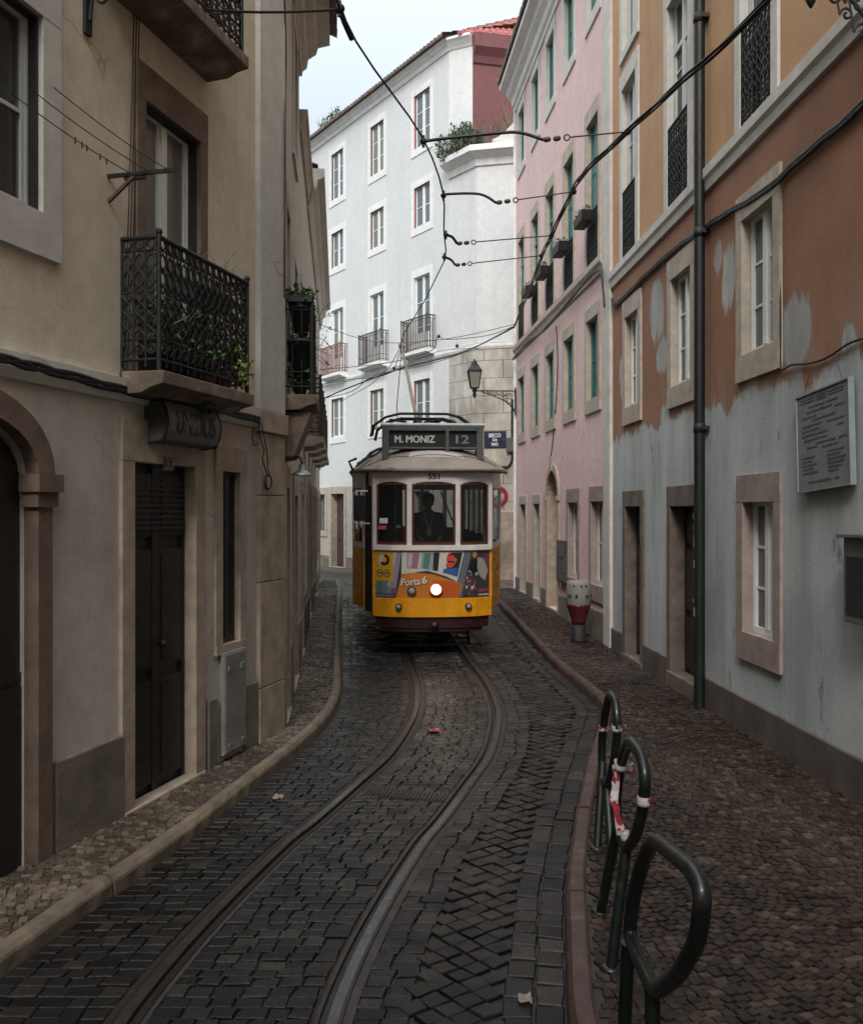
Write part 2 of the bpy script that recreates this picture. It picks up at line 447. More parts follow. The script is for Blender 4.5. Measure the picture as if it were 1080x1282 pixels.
M['stone_pinkish'] = mat('rosy_stone_trim', (.28,.215,.185), .75, var=.25, scale=5, bmp=.35)
M['plinth'] = mat('dark_plinth_stone', (.165,.135,.105), .8, var=.35, scale=3, bmp=.5, bscale=25)
M['plinth_wet'] = mat('damp_plinth', (.085,.065,.055), .8, var=.35, scale=3, bmp=.5, bscale=25)
M['band'] = plaster('pale_band_paint', (.60,.585,.52), (.45,.42,.35), .6)
M['whitepaint'] = mat('white_gloss_paint', (.70,.70,.67), .45, var=.08, bmp=.06)
M['greypaint'] = mat('grey_white_paint', (.50,.50,.47), .5, var=.12, bmp=.06)
M['greenpaint'] = mat('dark_green_paint', (.03,.15,.125), .45, var=.2, bmp=.06)
M['redpaint'] = mat('dark_red_paint', (.28,.055,.06), .5, var=.2)
M['brownpaint'] = mat('brown_paint', (.10,.055,.035), .55, var=.25, bmp=.1)
M['blackwood'] = mat('black_brown_wood', (.018,.014,.012), .5, var=.3, bmp=.15)
M['purplewood'] = mat('plum_painted_wood', (.085,.035,.04), .55, var=.25, bmp=.1)
M['greydoor'] = mat('weathered_grey_wood', (.20,.17,.14), .7, var=.3, scale=3, bmp=.3)
M['dark'] = mat('black_opening_paint', (.012,.012,.013), .7, var=.2)
M['iron'] = mat('black_cast_iron', (.010,.010,.010), .62, var=.25, bmp=.2, bscale=90)
M['iron_red'] = mat('rusty_red_iron', (.17,.065,.05), .7, var=.3, bmp=.2)
M['iron_brown'] = mat('brown_iron', (.05,.036,.03), .65, var=.3, bmp=.2)
M['steel'] = mat('galvanised_steel', (.33,.35,.36), .45, metal=.4, var=.15)
M['curtain'] = mat('white_cotton_curtain', (.62,.60,.55), .9, var=.08)
M['curtain_brown'] = mat('rust_coloured_blind', (.21,.075,.04), .85, var=.35, scale=3)
M['glass'] = glass_mat('window_glass', (.75,.8,.8), (.19,.23,.25), .42)  # bluish body colour paints the reflected sky into the pane
M['glass_grey'] = glass_mat('pale_reflection_glass', (.55,.6,.6), (.25,.26,.235), .32)  # pale grey body colour stands in for reflections and curtains
M['stone_slab'] = mat('dirty_brown_balcony_stone', (.17,.125,.09), .85, var=.45, scale=5, bmp=.6, bscale=25, alt=(.27,.22,.17))
M['glass_clear'] = glass_mat('clear_window_glass', (.85,.88,.88), (.07,.08,.08), .72)
M['glass_mid'] = glass_mat('half_dark_window_glass', (.6,.66,.68), (.075,.09,.095), .5)
M['glass_dark'] = glass_mat('dark_window_glass', (.4,.4,.4), (.012,.013,.014), .3)
M['stone_door'] = mat('dirty_door_stone', (.125,.095,.075), .8, var=.4, scale=4, bmp=.35)
M['tile'] = mat('old_clay_roof_tile', (.15,.10,.085), .8, var=.4, scale=5, bmp=.4, bscale=30, alt=(.25,.15,.12))
M['tile_red'] = mat('red_clay_roof_tile', (.33,.085,.07), .75, var=.3, scale=7, bmp=.3, alt=(.33,.13,.1))
M['cable'] = mat('black_rubber_cable', (.012,.011,.011), .55, var=.2)
M['cable_brown'] = mat('brown_cable', (.06,.04,.03), .6, var=.3)
M['green'] = mat('mid_green_leaf', (.055,.095,.03), .55, var=.25, island=.45)
M['green_pale'] = mat('yellow_green_leaf', (.14,.19,.045), .5, var=.25, island=.45)
M['green_dull'] = mat('dusty_green_leaf', (.075,.095,.05), .6, var=.25, island=.5)
M['straw'] = mat('dry_grass_straw', (.14,.125,.075), .8, var=.3, island=.4)
M['terracotta'] = mat('terracotta_pot', (.22,.09,.055), .8, var=.2)
M['pot_dark'] = mat('dark_plastic_pot', (.02,.032,.03), .6, var=.2)

m, nt, bb = new_mat('old_ashlar_blocks'); co = coords(nt)
sp_ = node(nt, 'ShaderNodeSeparateXYZ'); nt.links.new(co, sp_.inputs[0]); cb = node(nt, 'ShaderNodeCombineXYZ')
nt.links.new(sp_.outputs[0], cb.inputs[0]); nt.links.new(sp_.outputs[2], cb.inputs[1])
bt = node(nt, 'ShaderNodeTexBrick'); bt.inputs['Scale'].default_value = 1; bt.inputs['Brick Width'].default_value = .8; bt.inputs['Row Height'].default_value = .5
bt.inputs['Mortar Size'].default_value = .012; bt.inputs['Color1'].default_value = (.56,.52,.45,1); bt.inputs['Color2'].default_value = (.50,.46,.40,1); bt.inputs['Mortar'].default_value = (.26,.22,.18,1)
nt.links.new(cb.outputs[0], bt.inputs['Vector'])
st_ = ramp(nt, nz(nt, coords(nt,(1,1,.5)), 1.1, 7, .7), [(.40,(.45,.43,.40,1)),(.62,(1,1,1,1))]).outputs[0]
mm = node(nt, 'ShaderNodeMix', data_type='RGBA', blend_type='MULTIPLY'); mm.inputs[0].default_value = .85
nt.links.new(bt.outputs[0], mm.inputs[6]); nt.links.new(st_, mm.inputs[7]); nt.links.new(mm.outputs[2], bb.inputs['Base Color']); bb.inputs['Roughness'].default_value = .85
bump(nt, bb, nz(nt, co, 9, 6, .7), .5, .02); M['blocks'] = m

# ------------------------------------------------------------------ wall frames
def lineX(a, b): return lambda Y: a+b*Y
cx_ = lineX(-3.8636, .258); ox_ = lineX(3.377, -.0405); pk_ = lineX(3.876, -.075); l2_ = lineX(-.553, -.096); wh_ = lineX(18.3, -.6275)
WC = Wall((cx_(-6), -6), (cx_(9.3), 9.3))
WA = Wall((l2_(9.302), 9.302), (l2_(13.2), 13.2))
WB = Wall((l2_(13.2), 13.2), (l2_(16.3), 16.3))
WD = Wall((l2_(16.3), 16.3), (l2_(27), 27))
WO = Wall((ox_(14.72), 14.72), (ox_(-6), -6))
WP = Wall((pk_(23.75), 23.75), (pk_(14.725), 14.725))
WW = Wall((wh_(42), 42), (wh_(28.34), 28.34))
for (px0, px1, py0, py1) in [(903,922,305,395),(812,832,345,432),(822,836,420,470),(975,1016,365,468),(893,903,300,345),(1052,1070,400,445),(826,838,505,540),(775,783,440,500)]:
    a, z1 = WO.sz((px0+px1)/2, py0); b, z0 = WO.sz((px0+px1)/2, py1)
    sa = WO.sz(px0, 600)[0]; sb = WO.sz(px1, 600)[0]
    ORANGE_PATCHES.append(((sa+sb)/2, (z0+z1)/2, abs(sb-sa)*.5+.02, (z1-z0)*.52))
M['orange'] = orange_wall()

# ------------------------------------------------------------------ windows, doors
_cache = {}
def window_meshes(w, h, fr, rows, style):
    """casement pair: frame mesh and pane mesh"""
    k = (round(w,3), round(h,3), rows, style)
    if k in _cache: return _cache[k]
    f = MB(); b = .045; d0, d1 = 0, .05
    f.box(0, w, d0, d1, 0, b+.02); f.box(0, w, d0, d1, h-b, h)
    f.box(0, b, d0+.001, d1-.001, b+.02, h-b); f.box(w-b, w, d0+.001, d1-.001, b+.02, h-b)
    f.box(w/2-.04, w/2+.04, d0-.012, d1-.002, b+.02, h-b)
    for q in range(2):
        xa, xb = (b, w/2-.04) if q == 0 else (w/2+.04, w-b)
        f.box(xa, xa+.032, d0+.006, d1-.006, b+.02, h-b); f.box(xb-.032, xb, d0+.006, d1-.006, b+.02, h-b)
        for r in range(1, rows):
            z = b+(h-2*b)*r/rows
            f.box(xa+.032, xb-.032, d0+.012, d1-.012, z-.012, z+.012)
        if style == 'panel':
            f.box(xa+.032, xb-.032, d0+.01, d1-.01, b+.02, h*.26)
    p = MB(); p.box(b-.004, w-b+.004, .024, .028, b, h-b)
    if style == 'transom': f.box(0, w, d0-.006, d1-.004, h*.76, h*.76+.06)
    _cache[k] = (f, p); return _cache[k]
_meshes = {}
def shared(key, fn):
    if key not in _meshes:
        o = fn(); _meshes[key] = o.data; return o
    return None
_wn = 0
def add_window(bld, s0, s1, z0, z1, fr='whitepaint', rows=2, style='', dep=.07, sur='stone', jw=.13, lin=.2, sill=.15, proj=.03,
               cur=1.0, rail=None, railh=.9, glass='glass', bottom=True, curm='curtain', ornate=True, lining=None):
    global _wn; _wn += 1
    rv = random.Random(_wn*7+3)
    if glass == 'glass' and cur == 1.0: glass = rv.choice(['glass','glass','glass_grey','glass'] if fr == 'whitepaint' else ['glass','glass','glass_grey','glass_mid']); cur = rv.choice([1.0,1.0,.97,-.55,.6,0])
    w, h = round(s1-s0, 3), round(z1-z0, 3)
    f, p = window_meshes(w, h, fr, rows, style)
    def put(name, mb, mats, parent, loc, key):
        if key in _meshes: return link(name, _meshes[key], parent, loc)
        o = mb.build(name, mats, parent, loc); _meshes[key] = o.data; return o
    win = put('window', f, M[fr], bld, (s0, dep, z0), ('f', w, h, fr, rows, style))
    put('pane', p, M[glass], win, (0,0,0), ('p', w, h, glass))
    if sur:
        sm = MB(); surround(sm, w, h, jw, lin, sill, proj, ins=dep-.002, bottom=bottom)
        k = ('s', dep, w, h, sur, jw, lin, sill, proj, bottom)
        put('surround', sm, M[sur], win, (0,-dep,0), k)
    if lining:
        lm = MB(); e = .008
        lm.box(e, .026, -dep+.004, -.002, 0, h-e); lm.box(w-.026, w-e, -dep+.004, -.002, 0, h-e); lm.box(.026, w-.026, -dep+.004, -.002, h-.026, h-e)
        lm.build('lining', M[lining], win)
    if cur:
        cm = curtain_mesh(w, h, _wn, full=cur)
        cm.build('curtain', M[curm], win, (0,.075,0), fix=False)
    if rail:
        rm = MB(); iron_panel(rm, .01, w-.01, .03, railh, 0, .1 if ornate else .085, ornate)
        put('railing', rm, M[rail], win, (0, -dep-.005, 0), ('r', w, railh, rail, ornate))
    return win

def add_door(bld, s0, s1, z0, z1, m='greydoor', sur='stone', jw=.14, lin=.22, dep=.22, leaf='panel', proj=.03, step=True, handle=True):
    w, h = s1-s0, z1-z0; mb = MB(); n = 2
    mb.box(0, w, .02, .06, 0, h)
    for k in range(n):
        a, b = w*k/n, w*(k+1)/n
        for (za, zb) in ((.03, .34), (.38, .74), (.78, .97)):
            mb.box(a+.05, b-.05, -.004, .03, h*za, h*zb)
            mb.box(a+.085, b-.085, -.012, .0, h*za+.04, h*zb-.04)
        mb.box(a, a+.045, -.008, .03, 0, h); mb.box(b-.045, b, -.008, .03, 0, h)
    if leaf == 'louvre':
        for k in range(9):
            z = h*.8+k*.042
            mb.box(.04, w-.04, -.035+.002*k, -.012, z, z+.024)
    d = mb.build('door', M[m], bld, (s0, dep, z0))
    if handle:
        hm = MB(); hm.lathe([(.012,0),(.012,.03),(.026,.04),(.03,.055),(.02,.07)], 10, (w*.53,-.008,h*.45), (0,-1,0))
        hm.build('handle', M['iron'], d)
    if sur:
        sm = MB(); surround(sm, w, h, jw, lin, .1, proj, ins=dep-.004, bottom=False)
        if step: sm.box(-jw+.02, w+jw-.02, -.045, dep, -.2, .012)
        sm.build('surround', M[sur], d, (0,-dep,0), bevel=.008)
    return d

def tiled_roof(name, L, run, rise, mats, parent, loc, over=.12, pitch=.2, hip=0):
    """clay barrel tiles: a corrugated slope with stepped courses, thick at the eave"""
    mb = MB(); nx = int(L/pitch*6); courses = max(2, int(run/.34)); rnd = random.Random(3)
    rows = []
    for c in range(courses):
        rows += [(c/courses, .035), ((c+1)/courses-.0005, 0)]
    def pt(i, t, lift):
        x = L*i/nx; k = int(x/pitch); jit = (math.sin(k*12.9898)*43758.5) % 1
        up = .05*abs(math.sin(PI*x/pitch+.0))
        x = max(x, hip*t)
        return (x, -over+(run+over)*t+(jit-.5)*.02, rise*t+up+lift+(jit-.5)*.012)
    vs = [pt(i, t, l) for (t, l) in rows for i in range(nx+1)]
    fs = [(r*(nx+1)+i, r*(nx+1)+i+1, (r+1)*(nx+1)+i+1, (r+1)*(nx+1)+i) for r in range(len(rows)-1) for i in range(nx)]
    mb.add(vs, fs, 0, False)
    # closed underside and eave face
    b0 = len(mb.v)
    mb.add([pt(i,0,.035) for i in range(nx+1)]+[(L*i/nx, -over, -.03) for i in range(nx+1)],
           [(i, i+1, nx+2+i, nx+1+i) for i in range(nx)])
    mb.add([(0,-over,-.03),(L,-over,-.03),(L,run,rise-.05),(min(hip, L-.1),run,rise-.05)], [(3,2,1,0)])
    return mb.build(name, mats, parent, loc, fix=False)

def cornice_profile(h, p, z):   # stepped moulding, (i,z) with i negative toward the street
    return [(.02,z),(-.04,z),(-.05,z+.12*h),(-.25*p,z+.2*h),(-.3*p,z+.42*h),(-.55*p,z+.55*h),(-.62*p,z+.72*h),(-p,z+.8*h),(-p,z+h),(.02,z+h)]

# ================================================================== CREAM HOUSE (near left)
b = thing('cream_house', 'near cream plastered house with a brown framed balcony door and arched doorway', 'house', (WC.pl.x, WC.pl.y, 0), WC.rot)
Y = WC.sY
arch_s = (Y(5.74)-1.22, Y(5.74))
ops = [(Y(4.85),Y(5.80),4.0,5.2), (Y(6.90),Y(7.70),3.17,5.17), (arch_s[0],arch_s[1],.06,2.77,.34), (Y(6.77),Y(7.63),.08,2.56), (Y(8.08),Y(8.41),1.07,2.55),
       (Y(6.90),Y(7.70),5.88,7.9), (Y(1.6),Y(2.5),.1,2.5), (Y(1.6),Y(2.5),4.0,5.2), (Y(3.2),Y(4.0),5.88,7.9)]
mb_lo = [o for o in ops if o[2] < 3]; mb_hi = [o for o in ops if o[2] > 3]
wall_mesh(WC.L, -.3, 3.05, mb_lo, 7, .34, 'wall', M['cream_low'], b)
wall_mesh(WC.L, 3.05, 14.5, mb_hi, 7, .3, 'wall', M['cream'], b)  # upper wall raised beyond view to darken the near street
mb = MB(); mb.profile([(.02,2.96),(-.03,2.97),(-.06,3.03),(-.06,3.12),(.02,3.14)], 0, Y(8.74)); mb.build('string_course', M['band'], b)
mb = MB()
for a, c in ((0,Y(1.5)), (Y(2.6), arch_s[0]-.2), (arch_s[1]+.18, Y(6.77)-.13), (Y(7.63)+.2, Y(8.02)-.04), (Y(8.5), Y(8.75))):
    mb = MB(); mb.box(a, c, -.035, .01, -.3, .66); mb.build('plinth', M['plinth'], b, bevel=.012)
# corner pilaster: stone below, painted above
mb = MB(); mb.box(Y(8.75), WC.L+.01, -.05, .02, 3.14, 14.0); mb.build('pilaster', M['band'], b, bevel=.01)
mb = MB()
zz = [(-.3,.58),(.586,1.55),(1.556,2.35),(2.356,2.93)]
for a, c in zz: mb.box(Y(8.76), WC.L+.012, -.045, .02, a, c); mb.build('quoin', M['stone_tan'], b, bevel=.008); mb = MB()
mb.box(Y(8.72), WC.L+.03, -.075, .02, 2.935, 3.135)
mb.build('quoin', M['stone_tan'], b, bevel=.008)
mb = MB(); mb.profile(cornice_profile(.5,.4,14.0), 0, WC.L); mb.build('cornice', M['band'], b)
tiled_roof('roof', WC.L, 3.5, 1.4, M['tile'], b, (0,-.35,14.55))
# windows and balcony door
add_window(b, Y(4.85), Y(5.80), 4.0, 5.2, 'greypaint', 2, '', .065, 'stone_light', .17, .3, .26, .03, cur=-.55, glass='glass_clear', curm='curtain_brown', lining='blackwood')
for zb, zt in ((3.17,5.17),(5.88,7.9)):
    add_window(b, Y(6.90), Y(7.70), zb, zt, 'whitepaint', 2, '', .07, 'stone_brown', .11, .25, .06, .035, cur=1.0, glass='glass_grey', lining='blackwood')
add_window(b, Y(1.6), Y(2.5), 4.0, 5.2, 'greypaint', 2, '', .065, 'stone_light', .17, .3, .26)
add_window(b, Y(3.2), Y(4.0), 5.88, 7.9, 'greypaint', 3, '', .12, 'stone_light', .17, .3, .1)
# arched doorway
w = arch_s[1]-arch_s[0]; mb = MB(); cx = w/2; rise = .34; zsp = 2.77-rise
N = 16
for k in range(N):
    a0, a1 = PI*k/N, PI*(k+1)/N-.0012
    q = []
    for (a, R, Rz) in ((a0, w/2-.004, rise-.004), (a1, w/2-.004, rise-.004), (a1, w/2+.15, rise+.15), (a0, w/2+.15, rise+.15)):
        q.append((cx-R*math.cos(a), zsp+Rz*math.sin(a)))
    mb.prism(q, -.045, .05)
for x0, x1 in ((-.13,.004), (w-.004, w+.13)):
    mb.box(x0, x1, -.04, .06, -.1, zsp-.2)
    mb.box(x0-.02 if x0 < 0 else x0-.03, x1+.03 if x0 < 0 else x1+.03, -.06, .06, zsp-.2, zsp-.11)
    mb.box(x0-.045 if x0 < 0 else x0-.05, x1+.05, -.085, .06, zsp-.11, zsp-.003)
d = MB(); d.box(.005, w-.005, .09, .12, -.05, 2.36); d.box(.005, w-.005, .08, .11, 1.1, 1.16)
for k in range(5): d.box(w*k/5+.01, w*(k+1)/5-.01, .075, .1, 0, 1.08)
d.prism([(cx-(w/2-.006)*math.cos(PI*k/12), 2.33+rise*math.sin(PI*k/12)) for k in range(13)], .095, .12)
d = d.build('door', M['blackwood'], b, (arch_s[0], 0, .08)); mb.build('surround', M['stone_brown'], d, (0,0,-.08))
# street door with louvred top
add_door(b, Y(6.77), Y(7.63), .1, 2.56, 'blackwood', 'stone_tan', .16, .3, .08, 'louvre', .03)
# slit window and meter cupboard under it
sl = add_window(b, Y(8.08), Y(8.41), 1.07, 2.55, 'blackwood', 3, '', .035, 'stone_tan', .12, .2, .07, .025, cur=0, glass='glass_dark')
mb = MB(); w = Y(8.46)-Y(8.05); mb.box(0, w, -.05, .02, 0, .86); mb.box(.015, w-.015, -.058, -.045, .015, .845)
mb.box(.06, .1, -.066, -.055, .70, .74); mb.box(w-.13, w-.06, -.064, -.055, .69, .74); mb.box(.06,.1,-.064,-.055,.06,.09)
mb.box(w-.1,w-.06,-.064,-.055,.06,.09)
mb.build('meter_cupboard', mat('dented_grey_sheet_metal', (.22,.21,.19), .55, var=.25, bmp=.15), b, (Y(8.05), 0, .15), bevel=.004)
# balconies
def balcony(bld, s0, s1, z, p, slab_m, iron_m, rh=.92, thick=.1, post=True, ornate=True, taper=True, step=.1, r=.009):
    mb = MB(); L = s1-s0
    if taper: mb.profile([(.02,-.16),(-p*.55,-.15),(-p*.8,-.11),(-p-.03,-.09),(-p-.03,0),(.02,0)], 0, L)
    else: mb.box(0, L, -p-.03, .02, -thick, 0)
    sb = mb.build('balcony', M[slab_m], bld, (s0,0,z), bevel=.006)
    rm = MB()
    iron_panel(rm, .03, L-.03, .03, rh, -p+.02, step, ornate, r=r)
    iron_panel(rm, 0, p-.03, .03, rh, 0, step, ornate, along=lambda x, zz: (.03, -x, zz), r=r)
    iron_panel(rm, 0, p-.03, .03, rh, 0, step, ornate, along=lambda x, zz: (L-.03, -x, zz), r=r)
    for x in (.03, L-.03):
        rm.tube([(x,-p+.02,-.01),(x,-p+.02,rh+.02)], .018, 6)
        if post: rm.sphere((x,-p+.02,rh+.035), .026, 8, 6)
    rm.build('railing', M[iron_m], sb)
    return sb
balcony(b, Y(6.62), Y(8.02), 3.17, .31, 'stone_slab', 'iron')
balcony(b, Y(6.40), Y(7.86), 5.88, .34, 'stone_slab', 'iron')
CREAM = b

# ================================================================== LEFT ROW
def row_house(W, name, label, z1, ops, mat_, cat='house', eave=.38, roof=True, ch=.55, back=0):
    b = thing(name, label, cat, (W.pl.x, W.pl.y, 0), W.rot)
    wall_mesh(W.L, -.2, z1, ops, 7, .28, 'wall', M[mat_], b)
    mb = MB(); mb.profile(cornice_profile(ch, eave, z1-ch), .0, W.L); mb.build('cornice', M['row'], b)
    if roof: tiled_roof('roof', W.L, 3, 1.2, M['tile'], b, (0,-eave+.02+back,z1+.03))
    mb = MB()
    xs = sorted([(o[0]-.15, o[1]+.15) for o in ops if o[2] < .6]); a = 0
    for (p, q) in xs+[(W.L, W.L)]:
        if p-a > .08: mb = MB(); mb.box(a, p, -.025, .01, -.2, .72); mb.build('plinth', M['plinth'], b, bevel=.01)
        a = q
    return b
Y = WA.sY
ops = [(Y(9.62),Y(10.22),.1,2.45), (Y(9.62),Y(10.22),3.4,5.3), (Y(11.3),Y(12.2),.12,2.4), (Y(11.3),Y(12.1),6.5,8.0), (Y(11.3),Y(12.1),3.5,5.2)]
b = row_house(WA, 'grey_cream_house', 'narrow grey cream house with a deep tiled eave beside the cream corner', 8.75, ops, 'row', eave=.42)
add_door(b, *ops[0], 'blackwood', 'stone_tan', .12, .22)
add_window(b, *ops[1], 'greypaint', 3, 'panel', .12, 'stone_tan', .12, .2, .05)
add_door(b, *ops[2], 'brownpaint', 'stone_tan', .12, .22)
add_window(b, *ops[3], 'greenpaint', 2, '', .06, 'stone_light', .1, .16, .1, cur=0)
add_window(b, *ops[4], 'greypaint', 2, '', .12, 'stone_light', .1, .16, .1)
balcony(b, .12, 1.15, 3.36, .3, 'stone_slab', 'iron', .93, ornate=False, step=.085)
mb = MB(); mb.profile([(.02,-.62),(-.1,-.6),(-.22,-.3),(-.27,-.17),(.02,-.17)], .2, 1.05); mb.build('corbel', M['stone_slab'], b, (0,0,3.36))
Y = WB.sY
ops = [(Y(13.7),Y(14.3),.15,2.45), (Y(14.9),Y(15.7),3.5,5.4), (Y(13.6),Y(14.3),3.4,5.4), (Y(15.1),Y(15.7),1.0,2.4)]
b = row_house(WB, 'parapet_house', 'lower house with a plain parapet in the middle of the shaded row', 7.75, ops, 'row', eave=.12, roof=False, ch=.3)
add_door(b, *ops[0], 'brownpaint', 'stone_tan', .12, .2)
for o in ops[1:]: add_window(b, *o, 'greypaint', 2, '', .12, 'stone_light', .1, .16, .1)
balcony(b, Y(14.7), Y(15.85), 3.36, .28, 'stone', 'iron_brown', .9, ornate=False)
Y = WD.sY
ops = []
for k, yy in enumerate((17.2, 19.4, 21.6, 23.8, 25.8)):
    ops += [(Y(yy), Y(yy+.8), .3 if k % 2 == 0 else 1.15, 2.55), (Y(yy), Y(yy+.8), 3.5, 5.5)]
b = row_house(WD, 'long_house', 'far grey cream house with a projecting cornice at the end of the shaded row', 8.05, ops, 'row', eave=.3, ch=.7, back=.22)
for k, o in enumerate(ops):
    if k % 4 == 0: add_door(b, *o, 'brownpaint', 'stone_tan', .12, .2)
    else: add_window(b, *o, 'greypaint', 2, '', .12, 'stone', .12, .18, .12)
for yy in (17.0, 19.2, 21.4): balcony(b, Y(yy), Y(yy+1.2), 3.4, .28, 'stone', 'iron_brown', .9, ornate=False)

# ================================================================== ORANGE HOUSE (right)
Y = WO.sY
def yr(a, c): return (Y(max(a,c)), Y(min(a,c)))
b = thing('orange_house', 'orange house with peeling paint over grey render beside the wide pavement', 'house', (WO.pl.x, WO.pl.y, 0), WO.rot)
F2 = [yr(14.04,13.26), yr(11.73,10.9), yr(9.27,8.5), yr(6.6,5.8), yr(4.2,3.4), yr(1.8,1.0)]
F1 = [yr(13.85,13.13), yr(11.57,10.8), yr(9.22,8.46), yr(6.2,5.4), yr(3.8,3.0), yr(1.4,.6)]
D0 = [yr(13.85,13.0), yr(11.6,10.66)]
G0 = [yr(9.2,8.45), yr(4.6,3.8)]
ops = [(s0,s1,5.88,8.36) for s0,s1 in F2]+[(s0,s1,8.9,11.0) for s0,s1 in F2]+[(s0,s1,3.69,5.0) for s0,s1 in F1]
ops += [(D0[0][0],D0[0][1],.14,2.28), (D0[1][0],D0[1][1],.26,2.27)]+[(s0,s1,1.05,2.3) for s0,s1 in G0]
wall_mesh(WO.L, -.2, 15, ops, 8, .3, 'wall', M['orange'], b)  # extra height out of view, added to shade the street near the camera
for s0, s1 in F2:
    add_window(b, s0, s1, 5.88, 8.36, 'greypaint', 3, 'transom', .06, 'stone_light', .14, .24, .03, .03, rail='iron', railh=.98, bottom=False)
    add_window(b, s0, s1, 8.9, 11.0, 'greypaint', 2, '', .06, 'stone_light', .14, .22, .12, .03)
for k, (s0, s1) in enumerate(F1): add_window(b, s0, s1, 3.69, 5.0, 'whitepaint', 3, '', .06, 'stone', .15, .24, .24, .03, cur=.97)
for s0, s1 in G0: add_window(b, s0, s1, 1.05, 2.3, 'whitepaint', 3, '', .075, 'stone_pinkish', .15, .25, .26, .03)
add_door(b, *ops[-4][:4], 'blackwood', 'stone_door', .14, .22, .15)
add_door(b, *ops[-3][:4], 'blackwood', 'stone_door', .14, .24, .16)
mb = MB(); mb.profile([(.02,5.62),(-.035,5.63),(-.045,5.72),(-.07,5.76),(-.07,5.86),(.02,5.88)], 0, WO.L); mb.build('string_course', M['stone_light'], b)
mb = MB()
xs = sorted([(o[0]-.15,o[1]+.15) for o in ops if o[2] < .5]); a = 0
for (p, q) in xs+[(WO.L, WO.L)]:
    mb = MB(); mb.box(a, p, -.03, .01, -.2, .42); a = q; mb.build('plinth', M['plinth_wet'], b, bevel=.01)
mb = MB(); mb.profile(cornice_profile(.5,.4,14.5), 0, WO.L); mb.build('cornice', M['stone_light'], b)
tiled_roof('roof', WO.L, 4, 1.6, M['tile'], b, (0,-.38,15.05))
# the cut stone post beside the second doorway
mb = MB(); mb.box(D0[1][1]+.145, D0[1][1]+.26, -.05, .02, -.1, .62); mb.build('guard_stone', M['stone_tan'], b, bevel=.02)

# ================================================================== PINK HOUSE
Y = WP.sY
b = thing('pink_house', 'tall pink house with green window frames and a heavy cornice', 'house', (WP.pl.x, WP.pl.y, 0), WP.rot)
cols = [yr(23.3,22.5), yr(21.5,20.7), yr(19.85,19.05), yr(18.1,17.3), yr(16.3,15.5)]
gw = [yr(17.75,16.95), yr(15.98,15.15)]; gd = [yr(23.0,22.3), yr(21.24,20.56)]; ga = yr(19.75,18.7)
ops = [(s0,s1,10.5,11.85) for s0,s1 in cols]+[(s0,s1,6.3,8.72) for s0,s1 in cols]+[(s0,s1,4.07,5.42) for s0,s1 in cols]
ops += [(s0,s1,1.0,2.38) for s0,s1 in gw]+[(s0,s1,.31,2.38) for s0,s1 in gd]+[(ga[0],ga[1],.26,3.02,.5)]
wall_mesh(WP.L, -.2, 12.75, ops, 8, .3, 'wall', M['pink'], b)
for s0, s1 in cols:
    add_window(b, s0, s1, 10.5, 11.85, 'greenpaint', 2, '', .06, 'stone_light', .12, .2, .2, .025)
    add_window(b, s0, s1, 6.3, 8.72, 'greenpaint', 3, 'transom', .06, 'stone', .12, .24, .03, .03, rail='iron', railh=.9, bottom=False)
    add_window(b, s0, s1, 4.07, 5.42, 'greenpaint', 2, '', .06, 'stone', .12, .2, .22, .03)
for s0, s1 in gw: add_window(b, s0, s1, 1.0, 2.38, 'greypaint', 2, '', .08, 'stone_pinkish', .14, .24, .26, .03)
for s0, s1 in gd: add_door(b, s0, s1, .31, 2.38, 'greenpaint', 'stone', .12, .2)
# arched doorway
w = ga[1]-ga[0]; mb = MB(); rise = .5; zsp = 3.02-rise
for k in range(14):
    a0, a1 = PI*k/14, PI*(k+1)/14-.004
    mb.prism([(w/2-R*math.cos(a), zsp+Rz*math.sin(a)) for (a,R,Rz) in ((a0,w/2-.004,rise-.004),(a1,w/2-.004,rise-.004),(a1,w/2+.14,rise+.16),(a0,w/2+.14,rise+.16))], -.035, .185)
for x0, x1 in ((-.13,.004),(w-.004,w+.13)):
    mb.box(x0, x1, -.03, .185, .1, zsp-.1); mb.box(x0-.03 if x0 < 0 else x0, x1+.03 if x0 > 0 else x1, -.06, .185, zsp-.1, zsp-.004)
mb.box(w/2-.08, w/2+.08, -.06, .05, 3.02, 3.32)
d = MB(); d.box(0, w, .2, .25, 0, 2.2); d.box(0, w, .19, .24, 2.2, 2.28)
for k in range(2):
    a = w*k/2
    for za, zb in ((.1,.8),(.9,2.1)): d.box(a+.07, a+w/2-.07, .185, .21, za, zb)
d.box(0, w, .22, .24, 2.28, 2.75)
d = d.build('door', M['greydoor'], b, (ga[0],0,.27)); mb.build('surround', M['stone_tan'], d, (0,0,-.27), bevel=.008)
mb = MB(); mb.profile([(.02,6.02),(-.03,6.03),(-.05,6.12),(-.09,6.18),(-.09,6.28),(.02,6.3)], 0, WP.L-.42); mb.build('string_course', M['stone'], b)
mb = MB(); mb.box(WP.L-.4, WP.L-.003, -.04, .02, -.1, 12.1); mb.build('pilaster', M['stone_light'], b, bevel=.01)
mb = MB()
xs = sorted([(o[0]-.14,o[1]+.14) for o in ops if o[2] < .5]); a = 0
for (p, q) in xs+[(WP.L-.4, 0)]:
    mb = MB(); mb.box(a, p, -.028, .01, -.1, .6); a = q; mb.build('plinth', M['plinth'], b, bevel=.01)
mb = MB(); mb.profile(cornice_profile(.62,.42,12.1), 0, WP.L); mb.build('cornice', M['stone_white'], b)
tiled_roof('roof', WP.L, 4, 1.7, M['tile'], b, (0,-.36,12.77))
PINK = b

